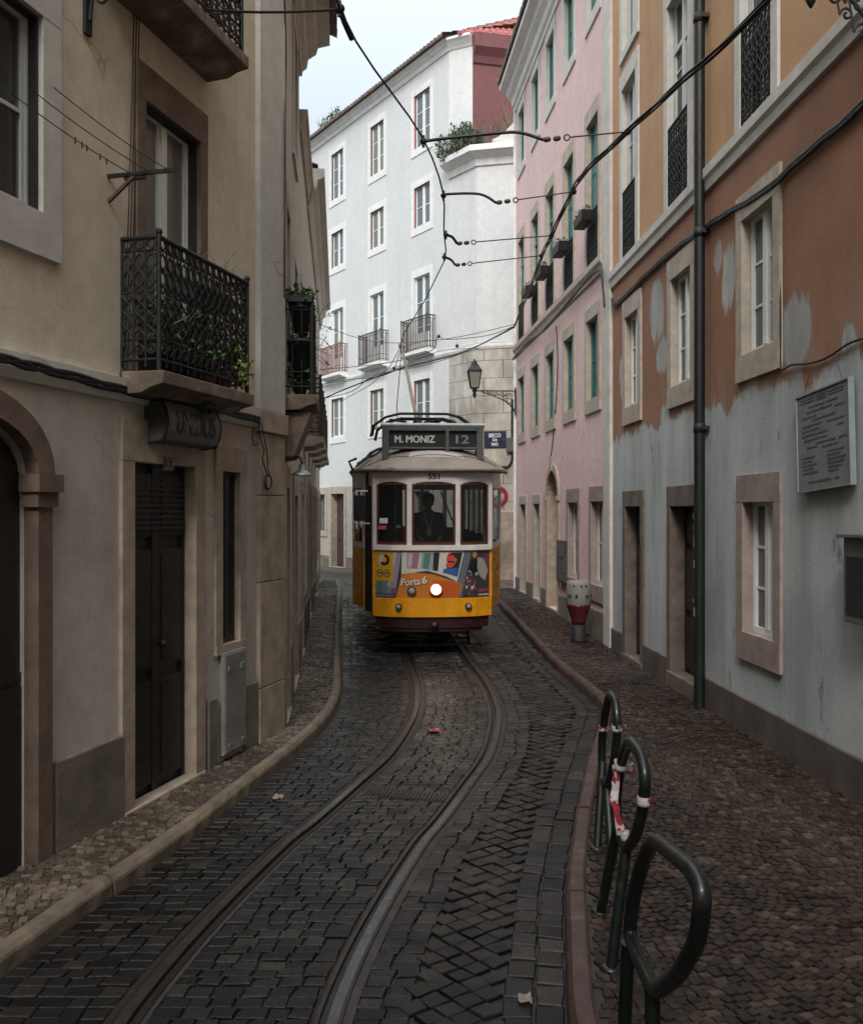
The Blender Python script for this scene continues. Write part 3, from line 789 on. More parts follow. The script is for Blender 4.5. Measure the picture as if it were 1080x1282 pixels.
# ================================================================== WHITE HOUSE
Y = WW.sY
b = thing('white_house', 'tall white limewashed house closing the end of the street', 'house', (WW.pl.x, WW.pl.y, 0), WW.rot)
cols = [yr(34.97,34.15), yr(32.45,31.66), yr(30.03,29.22)]
gwin = yr(36.1,35.4); gdoor = yr(34.97,34.1)
ops = []
for s0, s1 in cols: ops += [(s0,s1,13.52,15.2), (s0,s1,11.05,12.32), (s0,s1,7.15,9.52), (s0,s1,4.9,6.3)]
ops += [(gwin[0],gwin[1],1.5,2.86), (gdoor[0],gdoor[1],.2,2.86)]
for s0, s1 in (yr(32.45,31.66), yr(30.03,29.22)): ops.append((s0,s1,1.4,2.86))
wall_mesh(WW.L, 3.1, 16.1, [o for o in ops if o[2] > 3], 8, .3, 'wall', M['white'], b)
wall_mesh(WW.L, -.3, 3.1, [o for o in ops if o[2] < 3], 8, .3, 'wall', M['oldwall'], b)
for k, (s0, s1) in enumerate(cols):
    j = 'redpaint' if k == 2 else 'brownpaint'
    for (za, zb, rows) in ((13.52,15.2,3),(11.05,12.32,2),(4.9,6.3,2)):
        wn = add_window(b, s0, s1, za, zb, 'whitepaint', rows, '', .06, 'stone_white', .16, .2, .22, .02)
        # dark painted reveal lining
        mb = MB(); w, h = s1-s0, zb-za
        mb.box(.008, .03, -.05, -.003, 0, h-.008); mb.box(w-.03, w-.008, -.05, -.003, 0, h-.008); mb.box(.03, w-.03, -.05, -.003, h-.03, h-.008)
        mb.build('lining', M[j], wn)
    add_window(b, s0, s1, 7.15, 9.52, 'whitepaint', 3, 'panel', .06, 'stone_white', .15, .22, .03, .02, bottom=False)
    balcony(b, s0-.32, s1+.32, 7.13, .32, 'stone_white', ('iron_red','iron_brown','iron_brown')[k], 1.02, ornate=False, step=.1, r=.017)
for o in ops[-4:]:
    if o[2] < 1: add_door(b, *o, 'purplewood', 'stone', .16, .26, .24)
    else: add_window(b, *o, 'brownpaint', 2, '', .16, 'stone', .16, .24, .2, .03)
mb = MB(); mb.profile([(.02,6.82),(-.02,6.83),(-.05,6.9),(-.05,6.97),(.02,6.99)], 0, WW.L); mb.build('string_course', M['stone_white'], b)
mb = MB(); mb.profile(cornice_profile(.3,.24,15.82), 0, WW.L+.05); mb.build('cornice', M['stone_white'], b)
tiled_roof('roof', WW.L+.2, 5, 1.9, M['tile'], b, (0,-.24,16.14))
for a, c in ((0, gdoor[0]-.17), (gdoor[1]+.17, WW.L)): mb = MB(); mb.box(a, c, -.03, .01, -.2, .6); mb.build('plinth', M['plinth'], b)
# corner block in world space: chamfer and old stone end towards the alley, with its own ledge
inv = Matrix.Translation((WW.pl.x, WW.pl.y, 0)) @ Matrix.Rotation(WW.rot, 4, 'Z'); inv.invert()
def L_(x, y, z): return tuple(inv @ Vector((x, y, z)))
A0 = (.517,28.34); A1 = (1.29,27.25); A2 = (2.75,26.9); A3 = (6.0,27.4)
def strip(mb, pts, z0, z1, m=0):
    for (a, c) in zip(pts, pts[1:]):
        mb.add([L_(a[0],a[1],z0), L_(c[0],c[1],z0), L_(c[0],c[1],z1), L_(a[0],a[1],z1)], [(0,1,2,3)], m)
mb = MB(); strip(mb, [A0,A1,A2,A3,(6,34),(2,36)], 7.0, 12.35)
mb.add([L_(x,y,12.35) for x,y in (A0,A1,A2,A3,(6,34),(2,36))], [(0,1,2,3,4,5)])
mb.build('corner_wall', M['white'], b, fix=False)
mb = MB(); strip(mb, [A0,A1,A2,A3,(6,34)], -.3, 7.0); mb.build('corner_wall', M['blocks'], b, fix=False)
def ledge(name, pts, prof, m):
    # sweep an (out, z) outline along a plan polyline
    mb = MB(); n = len(prof); rows = []
    for k, p in enumerate(pts):
        p = Vector(p)
        ds = []
        if k > 0: ds.append((p-Vector(pts[k-1])).normalized())
        if k < len(pts)-1: ds.append((Vector(pts[k+1])-p).normalized())
        ns = [Vector((d.y, -d.x)) for d in ds]
        nn = sum(ns, Vector((0,0))).normalized(); nn /= max(.3, nn.dot(ns[0]))
        rows.append([L_(p.x+nn.x*o, p.y+nn.y*o, z) for o, z in prof])
    mb.add([q for r in rows for q in r], [(r*n+i, r*n+(i+1)%n, (r+1)*n+(i+1)%n, (r+1)*n+i) for r in range(len(rows)-1) for i in range(n)])
    mb.add(rows[0], [tuple(range(n))]); mb.add(rows[-1], [tuple(range(n-1,-1,-1))])
    return mb.build(name, m, b)
ledge('ledge', [A0,A1,A2,A3], [(-.02,12.02),(.05,12.03),(.1,12.2),(.28,12.32),(.36,12.36),(.36,12.52),(-.02,12.55)], M['stone_white'])
ledge('string_course', [A0,A1,A2], [(-.02,6.82),(.02,6.83),(.05,6.9),(.05,6.97),(-.02,6.99)], M['stone_white'])
ledge('quoin', [(1.3,27.24),(2.7,26.905)], [(-.02,-.2),(.05,-.2),(.05,2.2),(.02,2.25),(-.02,2.25)], M['stone_tan'])
# low curved parapet on the ledge, at the alley side
mb = MB(); n = 12
for k in range(n):
    f0, f1 = k/n, (k+1)/n
    def hz(f): return 12.55+.25+1.15*f**1.6
    p0, p1 = Vector(A1).lerp(Vector(A2), .3+.75*f0), Vector(A1).lerp(Vector(A2), .3+.75*f1)
    q = [(p0.x,p0.y+.1),(p1.x,p1.y+.1),(p1.x,p1.y+.3),(p0.x,p0.y+.3)]
    vs = [L_(x,y,12.5) for x,y in q]+[L_(q[0][0],q[0][1],hz(f0)),L_(q[1][0],q[1][1],hz(f1)),L_(q[2][0],q[2][1],hz(f1)),L_(q[3][0],q[3][1],hz(f0))]
    mb.add(vs, [(3,2,1,0),(4,5,6,7),(0,1,5,4),(1,2,6,5),(2,3,7,6),(3,0,4,7)])
mb.build('parapet', M['stone_light'], b)
# set back top storey: white return, then the oxblood wall with a red tiled roof
B1 = (1.2,28.0); B2 = (5.2,28.9)
mb = MB(); strip(mb, [A0,B1], 12.3, 16.1); mb.build('return_wall', M['white'], b, fix=False)
mb = MB(); strip(mb, [B1,B2,(6,34)], 12.3, 15.75); mb.build('upper_wall', M['redwall'], b, fix=False)
ledge('cornice', [A0,B1], [(-.02,15.82),(.03,15.83),(.08,15.9),(.17,16.0),(.24,16.05),(.24,16.12),(-.02,16.12)], M['stone_white'])
ledge('fascia', [B1,B2], [(-.02,15.3),(.05,15.32),(.12,15.5),(.3,15.7),(.3,16.1),(-.02,16.12)], M['redwall'])
d = Vector(B2)-Vector(B1); d.normalize()
th = math.atan2(d.y, d.x)
p = Vector(A0)+Vector((.05,-.36))
ro = tiled_roof('roof', 6.5, 3.4, 2.7, M['tile_red'], b, None, hip=3.6)
ro.matrix_local = inv @ (Matrix.Translation((p.x+.15, p.y-.02, 16.12)) @ Matrix.Rotation(th, 4, 'Z'))
WHITE = b
# ================================================================== GROUND
TC = [(-8,-.85),(0,-.9),(3,-.9),(4.1,-.88),(4.7,-.82),(5.43,-.70),(6.39,-.50),(6.8,-.38),(7.76,-.14),(8.6,.06),(9.6,.2),(10.4,.27),(11.2,.285),(12.3,.25),(14.1,.11),(15.8,-.03),(18,-.2),(20.5,-.42),(23,-.8),(26,-1.6),(29,-3),(33,-5.5),(38,-9.5)]
LK = [(-8,-5.1),(0,-3.2),(3,-2.45),(4.54,-2.04),(5.19,-1.9),(6.38,-1.63),(7.67,-1.4),(8.98,-1.17),(10.0,-1.07),(10.9,-1.06),(12,-1.13),(13.27,-1.25),(15.5,-1.46),(19,-1.79),(22,-2.06),(24.5,-2.3),(27,-2.6)]
RK = [(-8,.3),(0,.4),(3,.52),(4.12,.58),(5.62,.78),(6.73,1.0),(8.12,1.31),(9.6,1.66),(10.6,1.88),(10.95,1.885),(12.5,1.79),(14.6,1.68),(18,1.55),(21.3,1.42),(24,1.3),(28,.95)]
tc = lambda Y: crom(TC, Y)
lk = lambda Y: crom(LK, Y)
rk = lambda Y: sum(interp(RK, Y+d) for d in (-.22,-.11,0,.11,.22))/5
def wallL(Y): return cx_(Y) if Y < 9.3 else l2_(Y)
def wallR(Y): return ox_(Y) if Y < 14.72 else pk_(Y)

m, nt, bs = new_mat('wet_ground_setts'); co = coords(nt)
v = node(nt, 'ShaderNodeTexVoronoi', feature='DISTANCE_TO_EDGE'); v.inputs['Scale'].default_value = 7; nt.links.new(co, v.inputs['Vector'])
e = ramp(nt, v.outputs[0], [(.02,(.008,.007,.006,1)),(.1,(.04,.036,.033,1))]); nt.links.new(e.outputs[0], bs.inputs['Base Color'])
bs.inputs['Roughness'].default_value = .5; bump(nt, bs, v.outputs[0], .8, .05); M['ground'] = m
M['grout'] = mat('wet_black_grout', (.010,.0088,.0078), .5, var=.4, scale=4, bmp=.5, bscale=40)
M['grout_tan'] = mat('sandy_pavement_joint', (.035,.027,.02), .8, var=.4, scale=4, bmp=.5, bscale=40)
def sett(name, a, alt, rough, isl, bs=70):
    m, nt, b = new_mat(name); co = coords(nt)
    g = node(nt, 'ShaderNodeNewGeometry'); ri = g.outputs['Random Per Island']
    base = ramp(nt, ri, [(0, c4(a, 1-isl)), (.5, c4(a)), (.85, c4(a, 1+isl)), (1, c4(alt))]).outputs[0]
    patch = ramp(nt, nz(nt, co, .55, 6, .65), [(.34, (.42,.40,.39,1)), (.66, (1.35,1.33,1.3,1))]).outputs[0]
    fine = ramp(nt, nz(nt, co, 38, 4, .7), [(.3, (.65,.65,.65,1)), (.7, (1.2,1.2,1.2,1))]).outputs[0]
    for k in (patch, fine):
        mm = node(nt, 'ShaderNodeMix', data_type='RGBA', blend_type='MULTIPLY'); mm.inputs[0].default_value = 1
        nt.links.new(base, mm.inputs[6]); nt.links.new(k, mm.inputs[7]); base = mm.outputs[2]
    nt.links.new(base, b.inputs['Base Color'])
    rr = ramp(nt, nz(nt, co, 3.2, 4), [(.35, (rough-.2,)*3+(1,)), (.7, (rough+.18,)*3+(1,))])
    nt.links.new(rr.outputs[0], b.inputs['Roughness']); b.inputs['Specular IOR Level'].default_value = .32
    bump(nt, b, nz(nt, co, bs, 5, .7), .6, .008)
    return m
M['basalt'] = sett('wet_basalt_sett', (.0105,.0093,.0085), (.034,.030,.026), .36, .65)
M['calcada'] = sett('limestone_pavement_cube', (.115,.088,.064), (.22,.18,.14), .55, .45)
M['calcada_red'] = sett('brownish_pavement_cube', (.034,.021,.0145), (.085,.06,.045), .46, .5)
M['kerbstone'] = mat('worn_tan_kerbstone', (.155,.118,.082), .65, var=.38, scale=5, bmp=.5, bscale=35)
M['kerb_red'] = mat('red_brown_painted_kerb', (.060,.031,.023), .55, var=.35, scale=6, bmp=.5, bscale=35, alt=(.085,.065,.055))
M['rail'] = mat('polished_rail_steel', (.11,.105,.10), .32, metal=.8, var=.2, scale=9)
M['rail_dark'] = mat('dark_rail_bed', (.022,.018,.016), .5, var=.35, scale=5, bmp=.3)
M['rail_rust'] = mat('rusty_rail_flange', (.030,.020,.015), .45, metal=.4, var=.35, scale=7, bmp=.2)

mb = MB(); mb.add([(-300,-300,-.06),(300,-300,-.06),(300,300,-.06),(-300,300,-.06)], [(0,1,2,3)])
struct(mb.build('ground', M['ground']))

# --- stone generator
def stone(mb, c, ax, ay, hx, hy, z, h, rnd, m=0, crown=.006):
    """one sett with worn, rounded edges"""
    j = lambda: rnd.uniform(-.13,.13)
    cs = [(-1+j(),-1+j()),(1+j(),-1+j()),(1+j(),1+j()),(-1+j(),1+j())]
    ti = rnd.gauss(0,.022), rnd.gauss(0,.022)
    vs = []
    for (k, zz) in ((1.0, -.03), (.98, h*.62), (.90, h)):
        for (a, b2) in cs:
            x, y = a*hx*k, b2*hy*k
            vs.append((c[0]+ax[0]*x+ay[0]*y, c[1]+ax[1]*x+ay[1]*y, z+zz+(ti[0]*x+ti[1]*y if zz > 0 else 0)))
    fs = []
    for r in (0, 1):
        for i in range(4): fs.append((r*4+i, r*4+(i+1)%4, r*4+4+(i+1)%4, r*4+4+i))
    fs.append((8,9,10,11))
    mb.add(vs, fs, m, False)

rnd = random.Random(11)
Ys = [-8+.5*k for k in range(16)]+[.3*k for k in range(0, 95)]
def sheet(mb, fa, fb, z, m, ys=Ys, nx=4):
    n = nx+1
    vs = [(fa(y)+(fb(y)-fa(y))*k/nx, y, zg(y)+z) for y in ys for k in range(n)]
    mb.add(vs, [(r*n+k, r*n+k+1, (r+1)*n+k+1, (r+1)*n+k) for r in range(len(ys)-1) for k in range(nx)], m)
road = MB()
sheet(road, lambda y: lk(y)-.02, lambda y: rk(y)+.02, -.012, 0)
# road runs on round the corner past the shaded row
def far_a(y): return -60 if y > 27.2 else lk(27)
road.add([(-2.62,27.0,.185),(1.2,27.0,.185),(.2,28.1,.185),(-9,42,.06),(-30,50,.06),(-30,36,.06),(-3.6,27.6,.185)], [(0,1,2,3,4,5,6)], 0)
RAILW = .105
def near_rail(x, y):
    t = tc(y); return min(abs(x-(t-.45)), abs(x-(t+.45))) < RAILW+.045
y = 2.2
while y < 23.5:
    rowh = (.088 if y < 15 else .12)*rnd.uniform(.9,1.1)
    t = tc(y); xr = min(t+.45+.33, rk(y)-.30)
    for k, (a, c) in enumerate(((lk(y)+.015, t-.45-.088), (t-.45+.098, t+.45-.098), (t+.45+.088, xr))):
        if c-a < .06: continue
        n = max(1, round((c-a)/.122)); ws = [rnd.uniform(.75,1.3) for _ in range(n)]; f = (c-a)/sum(ws); x = a
        for q in ws:
            w = q*f; cxx = x+w/2; x += w
            d = (tc(y+.2)-tc(y-.2))/.4
            stone(road, (cxx, y+rnd.gauss(0,.005)), (1,rnd.gauss(0,.03)), (d*.9+rnd.gauss(0,.04),1), w/2-.0035, rowh/2-.0035, zg(y)-.012, .015*rnd.uniform(.8,1.2), rnd, 1, .003)
    y += rowh
# diagonal field between track strip and kerb strip
st = .115; a45 = math.radians(38)
ca, sa = math.cos(a45), math.sin(a45)
for i in range(-160, 160):
    for k in range(-50, 230):
        u, v2 = i*st, k*st*.92
        x, yy = .9+ca*u-sa*v2, 3+sa*u+ca*v2
        if not (2.3 < yy < 16): continue
        a, c = min(tc(yy)+.45+.34, rk(yy)-.30)-.012, rk(yy)-.30
        if not (a < x < c): continue
        stone(road, (x+rnd.gauss(0,.006), yy+rnd.gauss(0,.006)), (ca,sa), (-sa,ca), st/2-.0032, st*.46-.0032, zg(yy)-.012, .016*rnd.uniform(.85,1.15), rnd, 1, .003)
# two courses following the kerb
y = 2.3
while y < 20:
    L = rnd.uniform(.13,.2); d = (rk(y+.2)-rk(y-.2))/.4; l = math.hypot(1,d); ay = (d/l,1/l); ax = (ay[1],-ay[0])
    for q, off in enumerate((.075,.215)):
        if rk(y)-off-.07 > tc(y)+.45+.12:
            sh = q*.07; x = rk(y+sh)-off
            stone(road, (x, y+sh), ax, ay, .064, L/2-.006, zg(y)-.012, .016*rnd.uniform(.7,1.2), rnd, 1)
    y += L
struct(road.build('road', [M['grout'], M['basalt']], fix=False))

# --- pavements
def pavement(fa, fb, y0, y1, mats, stp, ang, seed, flip=False):
    rnd = random.Random(seed); mb = MB()
    ys = [y for y in Ys if y0-.4 <= y <= y1+.4]
    sheet(mb, fa, fb, .084, 0, ys)
    y = max(y0, 2.2); r = 0
    while y < min(y1, 24):
        stp2 = stp if y < 12 else stp*1.35
        xa, xb = fa(y), fb(y); x = xa+rnd.uniform(0,.05)
        while x < xb-.02:
            w = stp2*rnd.uniform(.8,1.3)
            t = rnd.gauss(ang, .10)+.25*math.sin(x*2.1+y*.9)
            cc = (x+w/2, y+.03*math.sin(x*5+y*1.3)+rnd.gauss(0,.006))
            a = (math.cos(t), math.sin(t)); c2 = (-a[1], a[0])
            if cc[0]+w/2 < xb+.01:
                stone(mb, cc, a, c2, w/2-.003, stp2/2*rnd.uniform(.85,1.02)-.002, zg(y)+.084, .011*rnd.uniform(.5,1.5), rnd, 1, .003)
            x += w
        y += stp2*.95
    return struct(mb.build('pavement', mats, fix=False))
KW = .11
pavement(lambda y: wallL(y)-.05, lambda y: lk(y)-KW+.01, -6, 27, [M['grout_tan'], M['calcada']], .054, .25, 21)
pavement(lambda y: rk(y)+.11, lambda y: wallR(y)+.05, -6, 24, [M['grout_tan'], M['calcada_red']], .056, .3, 22)
# alley floor and pavement under the white house
mb = MB(); mb.add([(1.3,24.1,.29),(6,24.1,.29),(6,28,.29),(.9,27.8,.29)], [(0,1,2,3)])
p0 = WW.W(0,0,.1); p1 = WW.W(WW.L,0,.29); p2 = WW.W(WW.L,-.95,.29); p3 = WW.W(0,-.95,.16)
mb.add([p0,p1,p2,p3], [(0,1,2,3)])
struct(mb.build('pavement', M['calcada'], fix=False))

# --- kerbs: separate stones along each curve
def kerb(f, y0, y1, w, L, m, side, h=.112, gap=.008, seed=1):
    rnd = random.Random(seed); mb = MB(); y = y0
    while y < y1:
        ln = L*rnd.uniform(.75,1.2); n = max(2, int(ln/.12)); rows = []
        dz = rnd.uniform(-.006,.008); dx = rnd.uniform(-.006,.006)
        for k in range(n+1):
            yy = y+gap+(ln-2*gap)*k/n; x = f(yy)+dx; d = (f(yy+.05)-f(yy-.05))/.1; l = math.hypot(1,d)
            nx_, ny_ = side/l, -side*d/l; z = zg(yy)+dz
            wob = .004*math.sin(yy*23)+.003*math.sin(yy*51)
            prof = [(0,-.06),(.006+wob,.06),(.012+wob,h-.03),(.035,h-.006),(w-.02,h),(w-.005,h-.01),(w,h-.05),(w,-.06)]
            rows.append([(x+nx_*o, yy+ny_*o, z+zz) for o, zz in prof])
        q = len(rows[0])
        mb.add([p for r in rows for p in r], [(r*q+i, r*q+i+1, (r+1)*q+i+1, (r+1)*q+i) for r in range(n) for i in range(q-1)])
        mb.add(rows[0], [tuple(range(q))]); mb.add(rows[-1], [tuple(range(q-1,-1,-1))])
        y += ln
    return struct(mb.build('kerb', m))
kerb(lk, -6, 27, KW, .95, M['kerbstone'], -1, h=.105, seed=4)
kerb(rk, -6, 24, .125, 1.3, M['kerb_red'], 1, seed=5)
mb = MB(); mb.obox(WW.W(0,-1.02,.08), WW.W(WW.L-.2,-1.02,.22), .16, .16); struct(mb.build('kerb', M['kerbstone']))

# --- grooved rails, each with its dark bed strips
def rail(side, label):
    mb = MB(); ys = [-6+.25*k for k in range(12)]+[-3+.12*k for k in range(0,250)]
    prof = [(-.088,-.004,1),(-.045,.002,1),(-.044,.012,2),(-.028,.015,0),(.020,.015,0),(.024,.010,2),(.026,-.02,1),(.056,-.02,1),(.058,.008,2),(.078,.009,0),(.080,.002,1),(.098,-.004,1)]
    if side > 0: prof = [(-o,z,mm) for o,z,mm in reversed(prof)]
    rows = []
    for y in ys:
        x = tc(y)+side*.45; d = (tc(y+.1)-tc(y-.1))/.2; l = math.hypot(1,d)
        rows.append([(x+o/l, y-o*d/l, zg(y)+z) for o,z,_ in prof])
    q = len(prof)
    for i in range(q-1):
        a = prof[i][2] if side < 0 else prof[i+1][2]
        strip_ = [p for r in rows for p in (r[i], r[i+1])]
        mb.add(strip_, [(2*r, 2*r+1, 2*r+3, 2*r+2) for r in range(len(rows)-1)], a)
    o = mb.build('tram_rail', [M['rail'], M['rail_dark'], M['rail_rust']], fix=False)
    tag(o, label, 'rail'); return o
rail(-1, 'grooved steel tram rail nearer the shaded cream house and tan kerb')
rail(1, 'grooved steel tram rail nearer the diagonal cobbles and bicycle racks')

# drain grate between the rails
t = thing('drain_grate', 'dark slotted iron drain grate set between the tram rails', 'grate', (tc(7.45)+.02, 7.45, 0), -.2)
mb = MB(); mb.box(-.34,.34,-.1,.1,.0,.008); mb.build('frame', M['rail_dark'], t)
mb = MB()
for k in range(22): mb.box(-.32+.03*k, -.306+.03*k, -.085, .085, .008, .016)
mb.build('bar', M['rail_rust'], t)
# litter
def scrap(name, label, px, py, size, m, cat='litter', zoff=.012):
    Y = 2640/(py-641); p = pix(px, py, Y); rnd = random.Random(px)
    mb = MB(); n = 5
    vs = []
    for j in range(n):
        for i in range(n):
            vs.append((size*(i/(n-1)-.5)*1.3+rnd.gauss(0,.006), size*(j/(n-1)-.5)+rnd.gauss(0,.006), abs(rnd.gauss(0,size*.16))))
    mb.add(vs, [(j*n+i,j*n+i+1,(j+1)*n+i+1,(j+1)*n+i) for j in range(n-1) for i in range(n-1)])
    o = mb.build(name, m, None, (p.x, Y, zg(Y)+zoff), (0,0,rnd.random()*3), fix=False)
    sol = o.modifiers.new('t', 'SOLIDIFY'); sol.thickness = .002
    return tag(o, label, cat)
M['litter_red'] = mat('red_plastic_wrapper', (.42,.05,.05), .4, var=.5, scale=14, alt=(.5,.35,.3))
M['litter_pale'] = mat('pale_dead_leaf', (.22,.17,.13), .7, var=.3, scale=20)
scrap('wrapper', 'crumpled red wrapper lying between the rails in front of the tram', 543, 916, .10, M['litter_red'])
scrap('dead_leaf', 'pale dead leaf on the diagonal cobbles beside the red brown kerb', 656, 1254, .06, M['litter_pale'], 'leaf')
scrap('dead_leaf', 'small pale leaf on the dark setts beside the tan kerb', 349, 1000, .07, M['litter_pale'], 'leaf')
# ================================================================== TRAM
M['t_yellow'] = mat('tram_yellow_enamel', (.80,.33,.010), .3, var=.14, scale=5, coat=.4, bmp=.03, bscale=15)
M['t_cream'] = mat('tram_cream_enamel', (.76,.695,.64), .4, var=.12, scale=4, coat=.15, bmp=.03, bscale=20)
M['t_roof'] = mat('weathered_tram_roof', (.33,.285,.23), .6, var=.3, scale=2.2, bmp=.2, bscale=20, alt=(.24,.13,.07))
M['t_white'] = mat('chalky_white_roof_patch', (.52,.49,.45), .6, var=.15, scale=5)
M['t_maroon'] = mat('maroon_fender_paint', (.035,.008,.010), .45, var=.3, scale=5)
M['t_brown'] = mat('varnished_red_brown_wood', (.085,.026,.018), .4, var=.25, scale=6, bmp=.08)
M['t_black'] = mat('black_undercarriage', (.012,.011,.011), .7, var=.3)
M['t_grey'] = mat('grey_sign_housing', (.085,.088,.085), .5, var=.2)
M['t_signblack'] = mat('black_blind_cloth', (.012,.013,.013), .5, var=.1)
M['t_letter'] = mat('grey_white_lettering', (.55,.55,.52), .6, var=.05)
M['t_letter_dim'] = mat('faded_lettering', (.22,.22,.21), .6, var=.05)
M['t_num'] = mat('black_numeral_paint', (.01,.01,.01), .5, var=.05)
M['t_orange'] = mat('orange_print', (.58,.17,.02), .4, var=.1)
M['t_dorange'] = mat('deep_orange_print', (.50,.085,.015), .4, var=.1)
M['t_cloth'] = mat('brown_interior_panelling', (.10,.065,.045), .6, var=.2)
M['t_glass'] = glass_mat('tram_windscreen_glass', (.8,.82,.82), (.03,.034,.034), .75)
M['chrome'] = mat('dull_chrome', (.45,.45,.45), .25, metal=.9, var=.1)
M['lamp_on'] = emit('lit_headlamp_lens', (1,.86,.68), 45)
M['lamp_glow'] = emit('warm_lens_edge', (1,.42,.26), 1.1)
M['lamp_off'] = mat('grey_lamp_lens', (.32,.33,.33), .15, var=.1, coat=.5)
PAL = {}
def pal(c):
    k = tuple(round(x,3) for x in c)
    if k not in PAL: PAL[k] = mat('printed_ink', c, .42, var=.08, scale=12)
    return PAL[k]

tram = thing('tram', 'yellow and cream vintage tram with a lit headlamp coming up the track', 'tram', (.03, 14.3, .008), math.radians(4.2))
tram.rotation_euler.x = math.radians(1.1)
FRONT = [(-.88,.21),(-.62,.06),(-.35,0),(0,-.012),(.35,0),(.62,.06),(.88,.21)]
_cum = [0]
for a, c in zip(FRONT, FRONT[1:]): _cum.append(_cum[-1]+math.dist(a, c))
TOT = _cum[-1]
def fpt(u, out=0):
    """point on the curved dash, u metres from its centre line"""
    t = min(max(u+TOT/2, 0), TOT-1e-6); k = 0
    while k < len(_cum)-2 and t > _cum[k+1]: k += 1
    a, c = Vector(FRONT[k]), Vector(FRONT[k+1]); f = (t-_cum[k])/(_cum[k+1]-_cum[k])
    p = a.lerp(c, f); d = (c-a).normalized(); nn = Vector((d.y, -d.x))
    # smooth the normal between facets
    if k > 0 and f < .5:
        d0 = (a-Vector(FRONT[k-1])).normalized(); nn = nn.lerp(Vector((d0.y,-d0.x)), .5-f)
    elif k < len(_cum)-2 and f >= .5:
        d0 = (Vector(FRONT[k+2])-c).normalized(); nn = nn.lerp(Vector((d0.y,-d0.x)), f-.5)
    nn.normalize(); return p+nn*out
def fstrip(mb, u0, u1, z0, z1, out, th=.03, m=0, n=None):
    n = n or max(2, int((u1-u0)/.06)); rows = []
    for k in range(n+1):
        u = u0+(u1-u0)*k/n; a = fpt(u, out); c = fpt(u, out-th)
        rows.append([(a.x,a.y,z0),(a.x,a.y,z1),(c.x,c.y,z1),(c.x,c.y,z0)])
    mb.add([p for r in rows for p in r], [(r*4+i, r*4+(i+1)%4, r*4+4+(i+1)%4, r*4+4+i) for r in range(n) for i in range(4)], m)
    mb.add(rows[0], [(0,1,2,3)], m); mb.add(rows[-1], [(3,2,1,0)], m)
H = TOT/2
BODY = [(1.0,.95),(1.2,1.5),(1.2,6.9),(1.12,7.6),(.88,8.2),(.35,8.42)]
def side_strip(mb, z0, z1, th=.03, m=0, sides=(1,-1), path=BODY):
    for sg in sides:
        for (a, c) in zip(path, path[1:]):
            mb.obox((sg*a[0],a[1],(z0+z1)/2), (sg*c[0],c[1],(z0+z1)/2), th, z1-z0, m=m)
# lower body
mb = MB(); fstrip(mb, -H, H, .63, .91, .03, .05); o = mb.build('bumper_panel', M['t_yellow'], tram)
mb = MB(); fstrip(mb, -H, H, .90, 1.625, 0, .04); mb.build('dash_panel', M['t_yellow'], tram)
mb = MB(); side_strip(mb, .66, 1.62); mb.box(-.35,.35,8.4,8.43,.66,1.62)
for sg in (1,-1):
    mb.obox((sg*.86,.93,1.14),(sg*1.02,.95,1.14),.03,.96)
    mb.obox((sg*.885,.215,1.13),(sg*.90,.33,1.13),.03,.98)
    mb.obox((sg*.90 if sg > 0 else -1.02,.33 if sg > 0 else .6,1.14),(sg*1.0 if sg > 0 else -1.05,.95,1.14),.03,.955)
mb.build('side_panel', M['t_yellow'], tram)
mb = MB(); fstrip(mb, -H+.02, H-.02, .46, .625, -.02, .06); fstrip(mb, -H+.12, H-.12, .40, .47, -.05, .05)
mb.box(-.06,.06,-.12,.0,.47,.57); mb.lathe([(.04,0),(.04,.1),(.055,.1),(.055,.13)], 10, (0,-.08,.52), (0,-1,0))
mb.build('fender', M['t_maroon'], tram)
# cream upper works
mb = MB(); fstrip(mb, -H-.01, H+.01, 1.62, 1.70, .025, .07); fstrip(mb, -H, H, 2.645, 2.80, .006, .05)
for u in (-H+.012, -.362, .362, H-.012):
    wd = .026 if abs(u) > .5 else .036
    fstrip(mb, u-wd, u+wd, 1.70, 2.645, .008, .06, n=2)
# arched window heads
for u0, u1 in ((-H+.038,-.398),(-.326,.326),(.398,H-.038)):
    n = 12
    for k in range(n):
        a, c = u0+(u1-u0)*k/n, u0+(u1-u0)*(k+1)/n
        f = lambda u: 2.595+.05*max(0,math.sin(PI*(u-u0)/(u1-u0)))**.6
        fstrip(mb, a, c, (f(a)+f(c))/2, 2.65, .002, .04, n=1)
for sg in (1,-1):
    mb.obox((sg*.885,.215,2.2),(sg*.90,.33,2.2),.035,1.2)
    mb.obox((sg*.90 if sg > 0 else -1.02,.33 if sg > 0 else .6,2.2),(sg*1.0 if sg > 0 else -1.05,.95,2.2),.032,1.17)
    mb.obox((sg*.86,.93,2.2),(sg*1.02,.95,2.2),.03,1.18)
side_strip(mb, 1.60, 1.69, .04); side_strip(mb, 2.55, 2.80, .035)
mb.box(-.35,.35,8.39,8.43,2.55,2.8); mb.box(-.35,.35,8.39,8.43,1.6,1.7)
for sg in (1,-1):
    mb.obox((sg*.9,.33,2.69),(sg*1.0,.95,2.69),.035,.22)
    for yy in (1.5,2.4,3.3,4.2,5.1,6.0,6.9): mb.box(sg*1.2-.02, sg*1.2+.02, yy-.05, yy+.05, 1.69, 2.56)
    for p in ((1.12,7.6),(.88,8.2),(.36,8.41)): mb.box(sg*p[0]-.045, sg*p[0]+.045, p[1]-.04, p[1]+.04, 1.65, 2.6)
mb.build('window_band', M['t_cream'], tram, bevel=.004)
